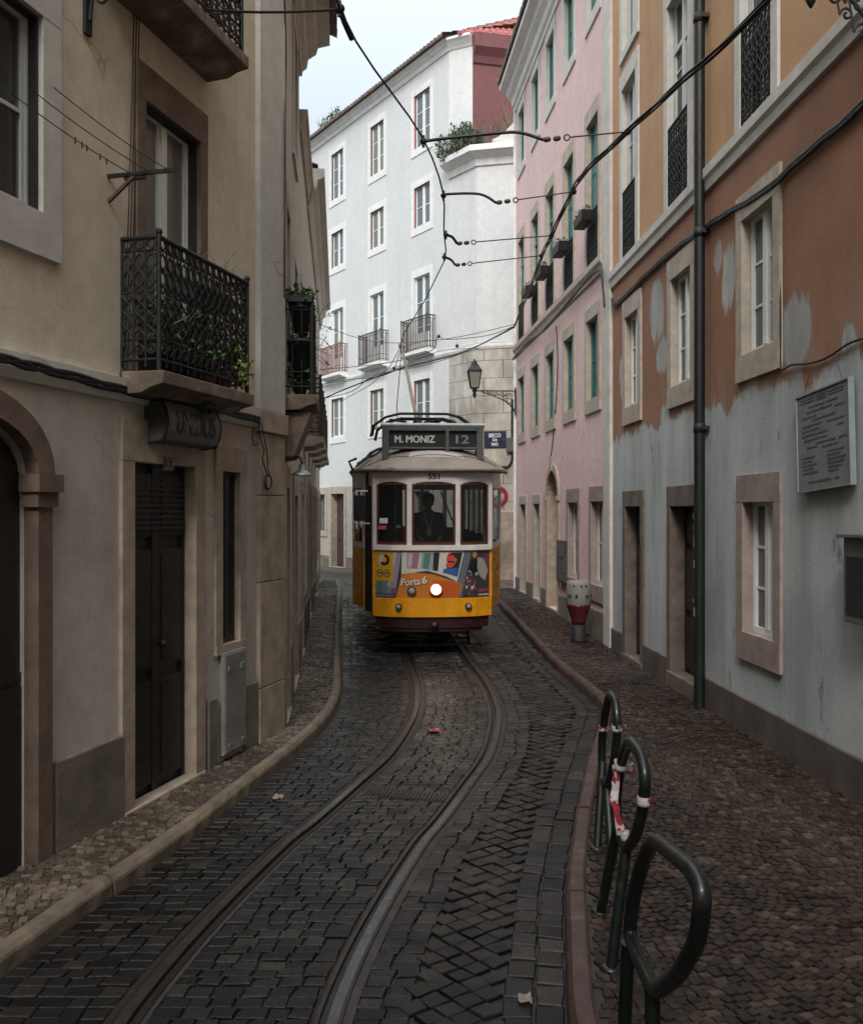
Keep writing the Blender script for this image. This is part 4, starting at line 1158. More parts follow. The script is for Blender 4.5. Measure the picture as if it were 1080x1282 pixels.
# rivets and plate seams
for k in range(17):
    u = -.84+.105*k; p = fpt(u, .009); mb = MB(); mb.sphere((p.x,p.y,2.665), .0065, 6, 4); mb.build('rivet', M['t_cream'], tram)
mb = MB(); fstrip(mb, -H-.012, H+.012, 1.612, 1.622, .034, .04); mb.build('belt_moulding', M['t_brown'], tram)
nm = MB(); add_text(nm, '551', .165, .082, lambda u,v,o: (u, -.022-o*.6, 2.723+v), 0, .05); nm.build('fleet_number', M['t_num'], tram)
# windscreens: brown sash frame > pane
for u0, u1 in ((-H+.038,-.398),(-.326,.326),(.398,H-.038)):
    f = MB(); fw = .032
    fstrip(f, u0, u0+fw, 1.70, 2.62, -.012, .035, n=1); fstrip(f, u1-fw, u1, 1.70, 2.62, -.012, .035, n=1)
    fstrip(f, u0+fw, u1-fw, 1.70, 1.745, -.012, .035); fstrip(f, u0+fw, u1-fw, 2.595, 2.64, -.012, .035)
    f = f.build('windscreen', M['t_brown'], tram)
    g = MB(); fstrip(g, u0+fw-.005, u1-fw+.005, 1.742, 2.598, -.026, .006); g.build('pane', M['t_glass'], f)
# side windows
for sg in (1,-1):
    for a, c in zip((1.5,2.4,3.3,4.2,5.1,6.0), (2.4,3.3,4.2,5.1,6.0,6.9)):
        g = MB(); g.box(sg*1.2-.003, sg*1.2+.003, a+.05, c-.05, 1.69, 2.55); g.build('side_window', M['t_glass'], tram)
# platform door on the kerb side (dark folding leaves) and floor, bulkheads inside
mb = MB()
for sg in (-1,):
    mb.obox((sg*.905,.35,1.6),(sg*.955,.46,1.6),.03,1.86); mb.obox((sg*.955,.47,1.6),(sg*1.005,.58,1.6),.03,1.86)
mb.build('folding_door', M['blackwood'], tram)
mb = MB(); mb.box(-.8,.8,.16,8.2,.70,.76); mb.box(-1.15,1.15,1.5,7.4,.7,.755)
mb.box(-.97,-.42,1.05,1.09,.76,2.75); mb.box(.42,.97,1.05,1.09,.76,1.7); mb.box(.42,.5,1.05,1.09,1.7,2.75)
mb.box(-1.17,1.17,1.5,7.4,2.77,2.79); mb.box(-.8,.8,.2,1.0,2.77,2.79)
mb.box(-.7,.7,.2,.5,1.3,1.62)
for sg in (1,-1):
    for yy in (2,3,4,5,6): mb.box(min(sg*.45,sg*1.1), max(sg*.45,sg*1.1), yy, yy+.08, 1.1, 1.75); mb.box(min(sg*.45,sg*1.1), max(sg*.45,sg*1.1), yy-.4, yy, 1.1, 1.18)
mb.build('interior', M['t_cloth'], tram)
mb = MB(); mb.tube([(-.55,.6,.76),(-.55,.6,2.77)], .018, 8); mb.tube([(.5,.7,.76),(.5,.7,2.77)], .018, 8); mb.build('grab_pole', M['chrome'], tram)
mb = MB(); mb.tube([(.1,-.02,2.5),(.28,-.045,2.05)], .012, 6); mb.tube([(.14,-.03,2.42),(.31,-.05,2.0)], .008, 6); mb.build('wiper', M['t_black'], tram)
# roof: drip edge, hood, dome
def hw(y):
    tab = [(-.1,.62),(0,.80),(.12,.93),(.3,1.05),(.6,1.16),(1.0,1.24),(1.5,1.26),(7.0,1.26),(7.7,1.18),(8.3,.92),(8.5,.5)]
    return interp(tab, y)
def rh(y): return .43*math.sqrt(max(0, 1-(1-min(1,(y+.1)/1.25))**2)) if y < 5 else .43*math.sqrt(max(0,1-(1-min(1,(8.5-y)/1.25))**2))
ysr = [-.1,-.06,0,.06,.12,.2,.3,.45,.6,.8,1.0,1.2,1.5,2.5,4,5.5,7,7.4,7.8,8.1,8.3,8.45,8.5]; n = 24
mb = MB(); vs = []
for y in ysr:
    for k in range(n+1):
        t = -1+2*k/n; vs.append((hw(y)*t, y, 2.835+rh(y)*(1-abs(t)**2.4)))
mb.add(vs, [(r*(n+1)+k, r*(n+1)+k+1, (r+1)*(n+1)+k+1, (r+1)*(n+1)+k) for r in range(len(ysr)-1) for k in range(n)], 0, True)
for sg in (1,-1):
    mb.add([(sg*hw(y), y, z) for y in ysr for z in (2.80, 2.836)], [(2*k,2*k+1,2*k+3,2*k+2) for k in range(len(ysr)-1)])
mb.add([(-.62,-.1,2.80),(.62,-.1,2.80),(.62,-.1,2.836),(-.62,-.1,2.836)], [(0,1,2,3)])
mb.add([(hw(y)*s_, y, 2.80) for y in ysr for s_ in (-1,1)], [(2*k,2*k+1,2*k+3,2*k+2) for k in range(len(ysr)-1)])
roof = mb.build('roof', M['t_roof'], tram, fix=False)
mb = MB(); pts = [(-hw(y), y, 2.80) for y in reversed(ysr[:12])]+[(hw(y), y, 2.80) for y in ysr[:12]]
mb.tube(pts, .022, 6); mb.build('drip_edge', M['t_brown'], roof)
def rz(x, y): return 2.835+rh(y)*(1-(min(1,abs(x)/hw(y)))**2.4)
mb = MB()
for u0, u1 in ((-.98,-.36),(-.34,.34),(.36,.98)):
    pts = []
    for k in range(11):
        f = k/10; x = u0+(u1-u0)*f; y = .0+.30*abs(x)**2+.05*(1-abs(2*f-1)**2)
        pts.append((x, y, rz(x,y)+.008))
    mb.tube(pts, .013, 6)
mb.build('gutter', M['t_roof'], roof)
mb = MB(); vs = []
for j in range(5):
    for k in range(9):
        x = -.38+.84*k/8; y = .0+.20*j/4+.06*abs(x); vs.append((x*(1-.12*j/4), y, rz(x,y)+.006))
mb.add(vs, [(j*9+k, j*9+k+1, (j+1)*9+k+1, (j+1)*9+k) for j in range(4) for k in range(8)], 0, True)
mb.build('roof_patch', M['t_white'], roof, fix=False)
# cables lying on the left of the roof
mb = MB(); rr = random.Random(5)
for q in range(3):
    mb.tube([(-1.12+.1*k+rr.uniform(-.03,.03), .35+.12*k+q*.04, rz(-1.12+.1*k, .35+.12*k+q*.04)+.03+rr.uniform(0,.06)) for k in range(8)], .016, 5)
mb.tube([(-1.2,.5,2.82),(-1.26,.42,2.95),(-1.15,.5,3.0)], .02, 6)
mb.build('roof_cable', M['t_black'], roof)
# destination sign
sg_ = MB(); y0, y1 = .16, .42
sg_.box(-.76,-.66,y0,y1,2.98,3.48); sg_.box(.66,.76,y0,y1,2.98,3.48); sg_.box(-.66,.66,y0,y1,3.41,3.47)
sg_.box(-.66,.66,y0,y1,3.135,3.165); sg_.box(.19,.245,y0-.004,y1,3.05,3.44); sg_.box(-.66,.66,y0+.09,y1-.02,3.16,3.42)
sgn = sg_.build('destination_sign', M['t_grey'], tram, bevel=.006)
mb = MB(); mb.box(-.66,.19,y0+.06,y0+.089,3.165,3.41); mb.box(.245,.66,y0+.06,y0+.089,3.165,3.41); mb.build('blind', M['t_signblack'], sgn)
mb = MB(); mb.tube([(-.78,y0+.02,3.495),(.78,y0+.02,3.495)], .034, 10); mb.build('top_rail', M['steel'], sgn)
mb = MB(); add_text(mb, 'M. MONIZ', .60, .105, lambda u,v,o: (-.27+u, y0+.058-o, 3.287+v), 0, .055); mb.build('lettering', M['t_letter'], sgn)
mb = MB(); add_text(mb, '12', .19, .12, lambda u,v,o: (.45+u, y0+.058-o, 3.287+v), 0, .05); mb.build('lettering', M['t_letter_dim'], sgn)
# trolley base rails, mast, rope
mb = MB()
for q, (dy, dz, sc) in enumerate(((1.6,0,1),(1.9,.03,.97),(2.3,-.02,.92),(2.8,.0,.9))):
    pts = [(.06+sc*x, dy, z+dz+.1) for x, z in ((-.98,3.30),(-.94,3.48),(-.74,3.62),(-.5,3.68),(.3,3.68),(.5,3.63),(.72,3.48),(.86,3.22))]
    mb.tube(pts, .022, 6)
for x in (-.6,-.2,.2): mb.tube([(x,1.6,3.68),(x*.4-.05,2.6,3.72),(x,3.4,3.6)], .02, 5)
mb.box(-.35,.35,2.0,3.0,3.28,3.52); mb.tube([(-.8,1.7,3.55),(.8,1.7,3.55)], .018, 5); mb.tube([(-.7,2.2,3.66),(.75,2.2,3.66)], .018, 5); mb.lathe([(.16,0),(.16,.12),(.08,.2),(.05,.3)], 12, (-.1,2.5,3.5))
for k in range(3): mb.tube([(-.1+.05*k,2.2,3.55),(.25,1.7+.1*k,3.7)], .03, 6)
mb.build('trolley_base', M['t_black'], tram)
Mt = Matrix.Translation(tram.location) @ tram.rotation_euler.to_matrix().to_4x4()
def tl(p): return tuple(Mt.inverted() @ Vector(p))
TIP = Vector((tc(18.6)-.33, 18.6, 5.42))
mb = MB(); mb.tube([(-.1,2.55,3.72), tl(TIP)], [.035,.022], 8); tp = Vector(tl(TIP))
mb.lathe([(.02,-.06),(.05,-.05),(.05,-.02),(.03,0),(.05,.02),(.05,.05),(.02,.06)], 10, tp, (1,0,0)); mb.build('trolley_pole', M['stone_tan'], tram)
mb = MB(); mb.tube([tp+Vector((0,.05,-.05)), tp+Vector((-.1,-.15,-1.2)), (-.42,2.9,3.5)], .008, 4); mb.build('trolley_rope', M['cable'], tram)
# running gear
for yy in (3.0,5.4):
    for sg in (1,-1):
        wm = MB(); wm.lathe([(.36,-.05),(.38,-.05),(.38,-.03),(.34,.05),(.3,.05),(.12,.02),(.12,.06),(.001,.06)], 24, (sg*.45,yy,.34), (sg,0,0)); wm.build('wheel', M['t_black'], tram)
mb = MB(); mb.box(-.78,.78,1.0,7.6,.42,.68); mb.box(-.6,.6,2.4,6.0,.2,.45); mb.box(-.85,.85,.3,1.0,.5,.68); mb.build('truck_frame', M['t_black'], tram)
mb = MB()
for k, z in enumerate((.16,.24,.32)): mb.box(-.62,.62,.45+.12*k,.49+.12*k,z-.03,z)
for x in (-.6,.58): mb.obox((x,.45,.14),(x,.9,.5),.03,.04)
mb.build('life_guard', M['rail_rust'], tram)
# headlamp, dead lamp, small lamps
def lamp(name, u, z, r, lens, rim, out=.0):
    c = fpt(u, out); d = Vector(fpt(u, out+.1))-Vector(c); ax = (d.x, d.y, 0)
    mb = MB(); mb.lathe([(r*.6,-.05),(r*1.12,-.02),(r*1.22,.02),(r*1.22,.05),(r,.055),(r,.03)], 22, (c.x,c.y,z), ax); lp = mb.build(name, M[rim], tram)
    mb = MB(); mb.lathe([(r*.80,.054),(r*.6,.063),(r*.35,.068),(.001,.07)], 22, (c.x,c.y,z), ax, 0); mb.lathe([(r*.99,.02),(r*.97,.042),(r*.81,.0535)], 22, (c.x,c.y,z), ax, 1)
    mb.build('lens', [M[lens], M['lamp_glow'] if lens == 'lamp_on' else M[lens]], lp)
lamp('headlamp', .03, 1.045, .082, 'lamp_on', 't_dorange', .01)
lamp('dead_lamp', -.325, 1.02, .056, 'lamp_off', 't_brown', .0)
lamp('marker_lamp', -.51, .785, .04, 'lamp_off', 't_black', .03)
lamp('marker_lamp', .51, .785, .04, 'lamp_off', 't_black', .03)
# mirror
mb = MB(); pts = [(-.98,.1,2.5),(-1.14,.08,2.5),(-1.2,.08,2.46),(-1.2,.08,2.08),(-1.16,.08,2.02),(-.95,.1,2.02)]
mb.tube(pts, .012, 6); mm_ = mb.build('mirror_arm', M['t_cream'], tram)
mb = MB(); mb.box(-1.19,-1.0,.1,.15,2.06,2.44); mb.build('mirror', M['t_black'], mm_, bevel=.02)
# windscreen stickers
mb = MB(); mb.box(-.80,-.68,.12,.125,2.02,2.10,0); mb.box(-.82,-.70,.11,.115,1.93,1.99,1); mb.box(-.56,-.49,.11,.115,1.95,2.0,0)
mb.build('windscreen_notice', [pal((.6,.62,.62)), pal((.5,.05,.13))], tram)
# printed advert wrapped round the dash; shapes in (u, z)
AD = MB(); admats = []
def ad(poly, col, lift):
    m_ = pal(col)
    if m_ not in admats: admats.append(m_)
    bm = bmesh.new(); vs = [bm.verts.new((x, 0, z)) for x, z in poly]; bm.faces.new(vs)
    for cu in [-.88+.06*k for k in range(30)]:
        bmesh.ops.bisect_plane(bm, geom=bm.verts[:]+bm.edges[:]+bm.faces[:], plane_co=(cu,0,0), plane_no=(1,0,0))
    bm.verts.index_update()
    pv = []
    for v in bm.verts:
        p = fpt(v.co.x, lift); pv.append((p.x, p.y, v.co.z))
    AD.add(pv, [[v.index for v in f.verts] for f in bm.faces], admats.index(m_)); bm.free()
def A(cx, cy):   # position on the photographed panel -> (u, z)
    return ((cx-561)/792*2*.9, 1.60-(cy-103)/303*.69)
def adp(pts, col, lift): ad([A(*p) for p in pts], col, lift)
def disc(cx, cy, rx, ry, col, lift, n=20): adp([(cx+rx*math.cos(2*PI*k/n), cy+ry*math.sin(2*PI*k/n)) for k in range(n)], col, lift)
adp([(166,103),(957,103),(957,406),(166,406)], (.05,.045,.05), .003)
adp([(296,103),(350,103),(305,400),(240,400)], (.30,.25,.30), .005)
adp([(300,103),(320,103),(270,330),(255,330)], (.55,.45,.5), .006)
adp([(166,300),(215,300),(205,380),(166,380)], (.08,.20,.17), .005); adp([(215,300),(250,300),(240,380),(208,380)], (.20,.17,.24), .005)
adp([(250,300),(282,300),(270,380),(243,380)], (.12,.3,.25), .006); adp([(166,378),(306,378),(306,406),(166,406)], (.02,.025,.06), .007)
adp([(282,340),(312,340),(306,382),(276,382)], (.35,.05,.14), .007)
# cartoon tramcar: cream body with windows, orange front
adp([(352,103),(765,103),(715,300),(640,262),(520,225),(350,250)], (.62,.58,.50), .008)
adp([(388,108),(470,108),(455,214),(385,210)], (.33,.17,.22), .010); adp([(395,112),(425,112),(415,205),(390,205)], (.55,.42,.46), .011)
adp([(482,108),(600,108),(588,232),(475,212)], (.30,.36,.34), .010); adp([(500,112),(545,112),(525,214),(490,208)], (.10,.2,.17), .011)
adp([(560,108),(600,108),(588,230),(555,222)], (.02,.02,.02), .011)
adp([(640,108),(752,108),(716,268),(618,235)], (.015,.03,.02), .010); adp([(640,108),(668,108),(640,230),(620,230)], (.62,.6,.52), .011)
# a made-up round-headed passenger
disc(678,150,34,46,(.62,.07,.04), .013); disc(664,190,26,18,(.62,.07,.04), .014)
adp([(655,128),(690,108),(716,120),(708,150),(690,126)], (.02,.02,.02), .015); adp([(650,160),(700,166),(698,176),(652,172)], (.02,.02,.02), .015)
adp([(628,214),(722,206),(712,262),(622,240)], (.03,.10,.30), .014)
adp([(770,103),(812,103),(745,400),(705,400),(720,300)], (.13,.15,.18), .009)
adp([(352,252),(430,238),(560,250),(720,305),(750,320),(725,406),(312,406)], (.58,.19,.025), .012)
adp([(560,290),(660,292),(742,320),(724,404),(540,404)], (.50,.10,.015), .0135)
# second cartoon scene on the kerb side
adp([(800,103),(957,103),(957,406),(740,406)], (.055,.045,.05), .005)
adp([(815,150),(860,160),(850,260),(780,250)], (.012,.012,.015), .008); disc(838,122,18,22,(.50,.24,.04), .009)
adp([(860,140),(905,150),(945,230),(920,300),(880,270),(855,210)], (.36,.31,.26), .009); adp([(905,120),(955,120),(950,230),(910,200)], (.16,.05,.09), .008)
rr = random.Random(8)
for k in range(46):
    x, y = rr.uniform(765,855), rr.uniform(225,395); w_ = rr.uniform(4,16); h_ = rr.uniform(4,26)
    adp([(x,y),(x+w_,y+rr.uniform(-4,4)),(x+w_*.8,y+h_),(x-2,y+h_*.8)], rr.choice([(.5,.5,.5),(.02,.02,.02),(.4,.06,.06),(.3,.3,.33),(.06,.06,.08),(.45,.13,.03)]), .009+k*.00006)
adp([(865,355),(955,350),(955,368),(866,372)], (.30,.05,.09), .010)
for k in range(9): adp([(868+k*9.5,384),(875+k*9.5,384),(875+k*9.5,394),(868+k*9.5,394)], (.6,.6,.6), .010)
for k in range(12): adp([(174+k*10.5,386),(181+k*10.5,386),(181+k*10.5,397),(174+k*10.5,397)], (.30,.30,.34), .009)
# yellow notice with round emblems
adp([(166,103),(296,103),(296,298),(166,298)], (.60,.33,.03), .010)
def annulus(cx, cy, R, r, col, lift, a0=0, a1=2*PI, n=22):
    for k in range(n):
        t0, t1 = a0+(a1-a0)*k/n, a0+(a1-a0)*(k+1)/n
        adp([(cx+R*math.cos(t0),cy+R*math.sin(t0)),(cx+R*math.cos(t1),cy+R*math.sin(t1)),(cx+r*math.cos(t1),cy+r*math.sin(t1)),(cx+r*math.cos(t0),cy+r*math.sin(t0))], col, lift)
disc(206,157,20,38,(.45,.43,.32), .011); annulus(233,157,38,17,(.03,.025,.02), .012, -PI/2, PI*.8); annulus(228,157,30,16,(.60,.55,.35), .0125, PI*.8, PI*1.5)
annulus(200,246,25,19,(.06,.04,.02), .012); annulus(252,246,25,19,(.06,.04,.02), .012)
for cx in (200,252):
    adp([(cx-14,240),(cx+14,240),(cx+14,250),(cx-14,250)], (.08,.06,.03), .012)
adm = AD.build('advert_panel', admats, tram, fix=False)
mb = MB()
def put_ad(u0, v0, rot):
    def fn(u, v, o):
        x = u0+u*math.cos(rot)-v*math.sin(rot); z = v0+u*math.sin(rot)+v*math.cos(rot)
        p = fpt(x, .018+o); return (p.x, p.y, z)
    return fn
def black(fn): return lambda u,v,o: fn(u+.006, v-.007, o-.002)
x0, z0 = A(410,298); fn = put_ad(x0, z0, .10)
add_text(mb, 'Porta', .285, .105, black(fn), 1, .09, shear=.15); add_text(mb, 'Porta', .285, .105, fn, 0, .035, shear=.15)
x0, z0 = A(500,287); fn = put_ad(x0, z0, .12)
add_text(mb, '6', .066, .105, black(fn), 1, .09, shear=.1); add_text(mb, '6', .066, .105, fn, 0, .06, shear=.1)
mb.build('lettering', [pal((.72,.68,.6)), M['t_num']], adm, fix=False)

# ================================================================== DRIVER
SKIN = mat('driver_skin', (.20,.11,.075), .55, var=.1); JACK = mat('navy_uniform_cloth', (.012,.013,.02), .85, var=.2, bmp=.2)
HAIRM = mat('dark_hair', (.012,.01,.009), .6, var=.3); LANY = mat('mustard_lanyard_cloth', (.42,.27,.07), .7, var=.1); EYE = mat('dark_eye', (.02,.02,.02), .2)
SHOE = mat('black_leather', (.012,.012,.012), .4)
def skinned(name, verts, edges, m, parent=None, sub=2, root=0):
    me = bpy.data.meshes.new(name); me.from_pydata([v[:3] for v in verts], edges, [])
    o = bpy.data.objects.new(name, me); COL.objects.link(o)
    sk = o.modifiers.new('skin', 'SKIN'); sk.use_smooth_shade = True
    for i, v in enumerate(verts):
        r = v[3]; me.skin_vertices[0].data[i].radius = r if isinstance(r, tuple) else (r, r)
    me.skin_vertices[0].data[root].use_root = True
    o.modifiers.new('sub', 'SUBSURF').levels = sub; o.modifiers['sub'].render_levels = sub
    dg = bpy.context.evaluated_depsgraph_get(); me2 = bpy.data.meshes.new_from_object(o.evaluated_get(dg)); bpy.data.objects.remove(o)
    return me2
def join_meshes(name, ms, m, parent):
    mb = MB()
    for me in ms: mb.add([v.co.copy() for v in me.vertices], [tuple(p.vertices) for p in me.polygons], 0, True)
    return mb.build(name, m, parent, fix=True)
drv = thing('person', 'tram driver in a dark uniform with a mustard lanyard behind the middle windscreen', 'person')
DL = Vector((-.03,.72,.76)); drv.matrix_world = Mt @ Matrix.Translation(DL) @ Matrix.Scale(.97,4)
# faces -y; both hands forward on the controller
body_v = [(0,0,.93,(.15,.11)),(0,.01,1.08,(.14,.10)),(0,.01,1.27,(.165,.11)),(0,.02,1.41,(.12,.08)),(0,.01,1.49,.055),(0,-.005,1.56,(.06,.07)),(0,-.01,1.64,(.075,.095)),(0,-.005,1.70,(.07,.085)),
  (-.19,.02,1.39,.06),(-.25,-.03,1.13,.046),(-.15,-.24,1.05,.034),(-.13,-.30,1.04,.026),
  (.19,.02,1.39,.06),(.25,-.03,1.13,.046),(.17,-.24,1.05,.034),(.15,-.30,1.04,.026),
  (-.1,0,.84,.09),(-.11,-.01,.48,.06),(-.11,.02,.08,.042),(-.12,-.14,.035,.04),
  (.1,0,.84,.09),(.11,-.01,.48,.06),(.11,.02,.08,.042),(.12,-.14,.035,.04),(0,-.115,1.615,.018)]
body_e = [(0,1),(1,2),(2,3),(3,4),(4,5),(5,6),(6,7),(3,8),(8,9),(9,10),(10,11),(3,12),(12,13),(13,14),(14,15),(0,16),(16,17),(17,18),(18,19),(0,20),(20,21),(21,22),(22,23),(6,24)]
parts = [skinned('body', body_v, body_e, SKIN)]
for sg, hx in ((-1,-.13),(1,.15)):
    palm = [(hx,-.29,1.04,.028),(hx-sg*.0,-.34,1.035,(.04,.018)),(hx,-.375,1.035,(.042,.016))]
    parts.append(skinned('palm', palm, [(0,1),(1,2)], SKIN, sub=1))
    for k, ln in enumerate((.036,.042,.038,.03)):
        fx = hx+(-.03+.02*k)*1
        parts.append(skinned('finger', [(fx,-.37,1.037,.010),(fx,-.37-ln,1.045,.0095),(fx,-.38-ln,1.02,.009),(fx,-.37-ln*.7,1.0,.008)], [(0,1),(1,2),(2,3)], SKIN, sub=1))
    parts.append(skinned('thumb', [(hx-sg*.03,-.33,1.03,.012),(hx-sg*.058,-.36,1.02,.011),(hx-sg*.05,-.39,1.005,.009)], [(0,1),(1,2)], SKIN, sub=1))
bodyo = join_meshes('body', parts, SKIN, drv)
jv = [(0,0,.86,(.175,.135)),(0,.01,1.08,(.165,.125)),(0,.01,1.27,(.19,.135)),(0,.02,1.40,(.14,.10)),(0,.012,1.475,.075),(-.19,.02,1.39,.08),(-.25,-.03,1.13,.064),(-.16,-.22,1.055,.046),(.19,.02,1.39,.08),(.25,-.03,1.13,.064),(.18,-.22,1.055,.046)]
join_meshes('jacket', [skinned('j', jv, [(0,1),(1,2),(2,3),(3,4),(3,5),(5,6),(6,7),(3,8),(8,9),(9,10)], JACK)], JACK, drv)
tv = [(0,0,.90,(.16,.12)),(-.1,0,.80,.105),(-.11,-.01,.48,.078),(-.11,.02,.12,.066),(.1,0,.80,.105),(.11,-.01,.48,.078),(.11,.02,.12,.066)]
join_meshes('trousers', [skinned('t', tv, [(0,1),(1,2),(2,3),(0,4),(4,5),(5,6)], JACK)], JACK, drv)
mb = MB()
for sg in (1,-1): mb.sphere((sg*.115,-.06,.04), .06, 10, 7, sc=(1,1,1)); mb.box(sg*.115-.045,sg*.115+.045,-.17,.08,0,.06)
mb.build('shoe', SHOE, drv, bevel=.015)
mb = MB()
for sg in (1,-1): mb.obox((sg*.075,-.10,1.44),(0,-.155,1.16),.016,.006,(0,-1,.2))
mb.box(-.03,.03,-.165,-.155,1.09,1.17); mb.build('lanyard', LANY, drv)
mb = MB(); q = Vector((0,.015,1.685))
vs_ = []
mb.lathe([(.098,-.04),(.102,0),(.095,.04),(.07,.075),(.001,.088)], 16, q); mb.box(-.085,.085,.03,.10,1.56,1.69)
mb.build('hair', HAIRM, drv, bevel=.02)
mb = MB()
for sg in (1,-1): mb.sphere((sg*.03,-.098,1.645), .010, 8, 6)
mb.box(-.024,.024,-.106,-.096,1.575,1.581); mb.build('eye', EYE, drv)
mb = MB()
for sg in (1,-1): mb.lathe([(.012,-.012),(.026,-.008),(.028,.006),(.012,.012)], 10, (sg*.08,.0,1.63), (sg,0.25,0))
mb.build('ear', SKIN, drv)
# ================================================================== STREET LANTERNS
M['lamp_glass'] = glass_mat('milky_lantern_glass', (.8,.78,.7), (.30,.28,.23), .45)
def lantern(name, label, W, s, z, arm, sc=1.0, drop=0):
    """iron scroll bracket out from the wall carrying a four sided lantern"""
    p = W.W(s, 0, z); ang = math.atan2(-W.i.y, -W.i.x)      # local x points out of the wall
    t = thing(name, label, 'street lamp', p, ang); t.scale = (sc,)*3
    mb = MB(); mb.box(0,.025,-.035,.035,-.55,.12); mb.obox((.02,0,.03),(arm+.02,0,.03),.035,.028)
    n = 18
    mb.tube([(.03+(arm-.2)*k/n, 0, -.46+.47*(k/n)**.55) for k in range(n+1)], .014, 6)
    for (cx, cz, R) in ((.16,-.12,.10),(.34,-.08,.075),(.13,-.32,.07),(.5,-.06,.055),(.64,-.045,.045),(.25,-.2,.05)):
        if cx > arm-.15: continue
        pts = [(cx+R*(1-a/9.5)*math.cos(a), 0, cz+R*(1-a/9.5)*math.sin(a)) for a in [k*.5 for k in range(17)]]
        mb.tube(pts, .010, 5)
        mb.tube([(cx+R, 0, cz), (min(arm, cx+R*1.7), 0, .02)], .008, 5)
    mb.lathe([(.008,-.16),(.03,-.12),(.05,-.06),(.035,-.02),(.06,.03),(.06,.06),(.03,.09)], 12, (arm,0,0))
    mb.build('bracket', M['iron'], t)
    b0 = .10; mb = MB()
    def sq(r, z): return [(arm+r*math.cos(PI/4+PI/2*k), r*math.sin(PI/4+PI/2*k), z) for k in range(4)]
    lo, hi = sq(.135, b0), sq(.225, b0+.42)
    for k in range(4): mb.obox(lo[k], hi[k], .018, .018); mb.obox(lo[k], lo[(k+1)%4], .022, .022); mb.obox(hi[k], hi[(k+1)%4], .03, .028)
    top = sq(.245, b0+.42); t2 = sq(.13, b0+.56)
    mb.add(top+t2, [(0,1,5,4),(1,2,6,5),(2,3,7,6),(3,0,4,7),(4,5,6,7),(3,2,1,0)])
    mb.lathe([(.09,0),(.09,.03),(.05,.05),(.075,.08),(.03,.11),(.02,.15),(.001,.16)], 12, (arm,0,b0+.56))
    hd = mb.build('lantern_frame', M['iron'], t)
    mb = MB(); a, c = sq(.125, b0+.01), sq(.212, b0+.41)
    mb.add(a+c, [(0,1,5,4),(1,2,6,5),(2,3,7,6),(3,0,4,7)]); mb.build('pane', M['lamp_glass'], hd)
    mb = MB(); mb.lathe([(.03,0),(.035,.05),(.05,.14),(.03,.2),(.001,.21)], 12, (arm,0,b0+.1)); mb.build('bulb', M['lamp_off'], hd)
    return t
s_, z_ = WP.sz(649, 489)
# this bracket grows from the far corner of the pink house, across the alley mouth
t = lantern('street_lantern', 'square iron street lantern on a scrolled bracket above the alley sign', WP, .12, z_, 1.02, 1.0)
t.rotation_euler.z = math.radians(182); t.location = WP.W(.06,-.02,z_)
lantern('street_lantern', 'black iron lantern on the orange house at the upper edge beside the pale ledge', WO, WO.sY(6.62), 5.83, .5)
lantern('street_lantern', 'black iron lantern on the cream house between its window and upper balcony', WC, WC.sY(6.25), 5.86, .36)

# gooseneck shade on the row
s_, z_ = WA.sz(357, 573)
p = WA.W(WA.sY(9.75), 0, z_); t = thing('gooseneck_lamp', 'small metal gooseneck lamp with a flat shade over a doorway in the row', 'wall lamp', p, math.atan2(-WA.i.y,-WA.i.x))
mb = MB(); mb.lathe([(.045,0),(.045,.02)], 12, (0,0,0), (1,0,0)); mb.tube([(0,0,0),(.1,0,.01),(.15,0,0),(.17,0,-.05),(.17,0,-.1)], .012, 6); mb.build('arm', M['iron'], t)
mb = MB(); mb.lathe([(.03,.09),(.035,.03),(.05,.025),(.12,-.02),(.118,-.025),(.045,.015)], 18, (.17,0,-.16)); mb.build('lamp_shade', M['steel'], t)

# ================================================================== SIGNS
M['sign_face'] = mat('grey_green_sign_face', (.11,.115,.105), .4, var=.15); M['sign_side'] = mat('dark_sign_side', (.06,.06,.057), .45, var=.2); M['sign_letter'] = mat('dark_sign_letter', (.03,.03,.03), .5)
s0 = WC.sY(6.93); s1 = WC.sY(7.72)
p = WC.W(s0, 0, 2.66); t = thing('shop_sign', 'rounded grey shop sign box over the black louvred door', 'sign', p, WC.rot)
L = s1-s0; prof = [(0,.04),(-.15,.055),(-.18,.13),(-.19,.2),(-.18,.27),(-.15,.345),(0,.36)]
mb = MB(); mb.profile(prof, 0, L, 0); bx = mb.build('body', M['sign_side'], t)
mb = MB(); vs = []
for k, (yy, zz) in enumerate([(-.160,.068),(-.184,.13),(-.195,.2),(-.184,.27),(-.160,.332)]):
    vs += [(.012,yy-.004,zz),(L-.012,yy-.004,zz)]
mb.add(vs, [(2*k,2*k+1,2*k+3,2*k+2) for k in range(4)]); mb.build('face', M['sign_face'], t, fix=False)
mb = MB()
for x in (0, L): mb.tube([(x,yy,zz) for yy, zz in prof], .013, 5)
mb.build('rim', M['iron'], t)
mb = MB()
def curve_y(z): return interp([(.068,-.167),(.13,-.191),(.2,-.201),(.27,-.191),(.332,-.167)], z)
add_text(mb, 'UNIDOS', L*.72, .17, lambda u,v,o: (L*.52+u, curve_y(.2+v)-o, .2+v), 0, .03); mb.build('lettering', M['sign_letter'], t)
# house number
p = WC.W(WC.sY(7.2), -.035, 2.62); t = MB(); add_text(t, '33', .12, .085, lambda u,v,o: (u,-o,v), 0, .05, th=.01); t.box(-.07,.07,.0,.004,-.052,.052,1)
tag(t.build('house_number', [M['t_letter_dim'], M['stone_brown']], None, p-Vector((0,0,.06)), (0,0,WC.rot)), 'small house number plate on the lintel over the black door', 'house number')

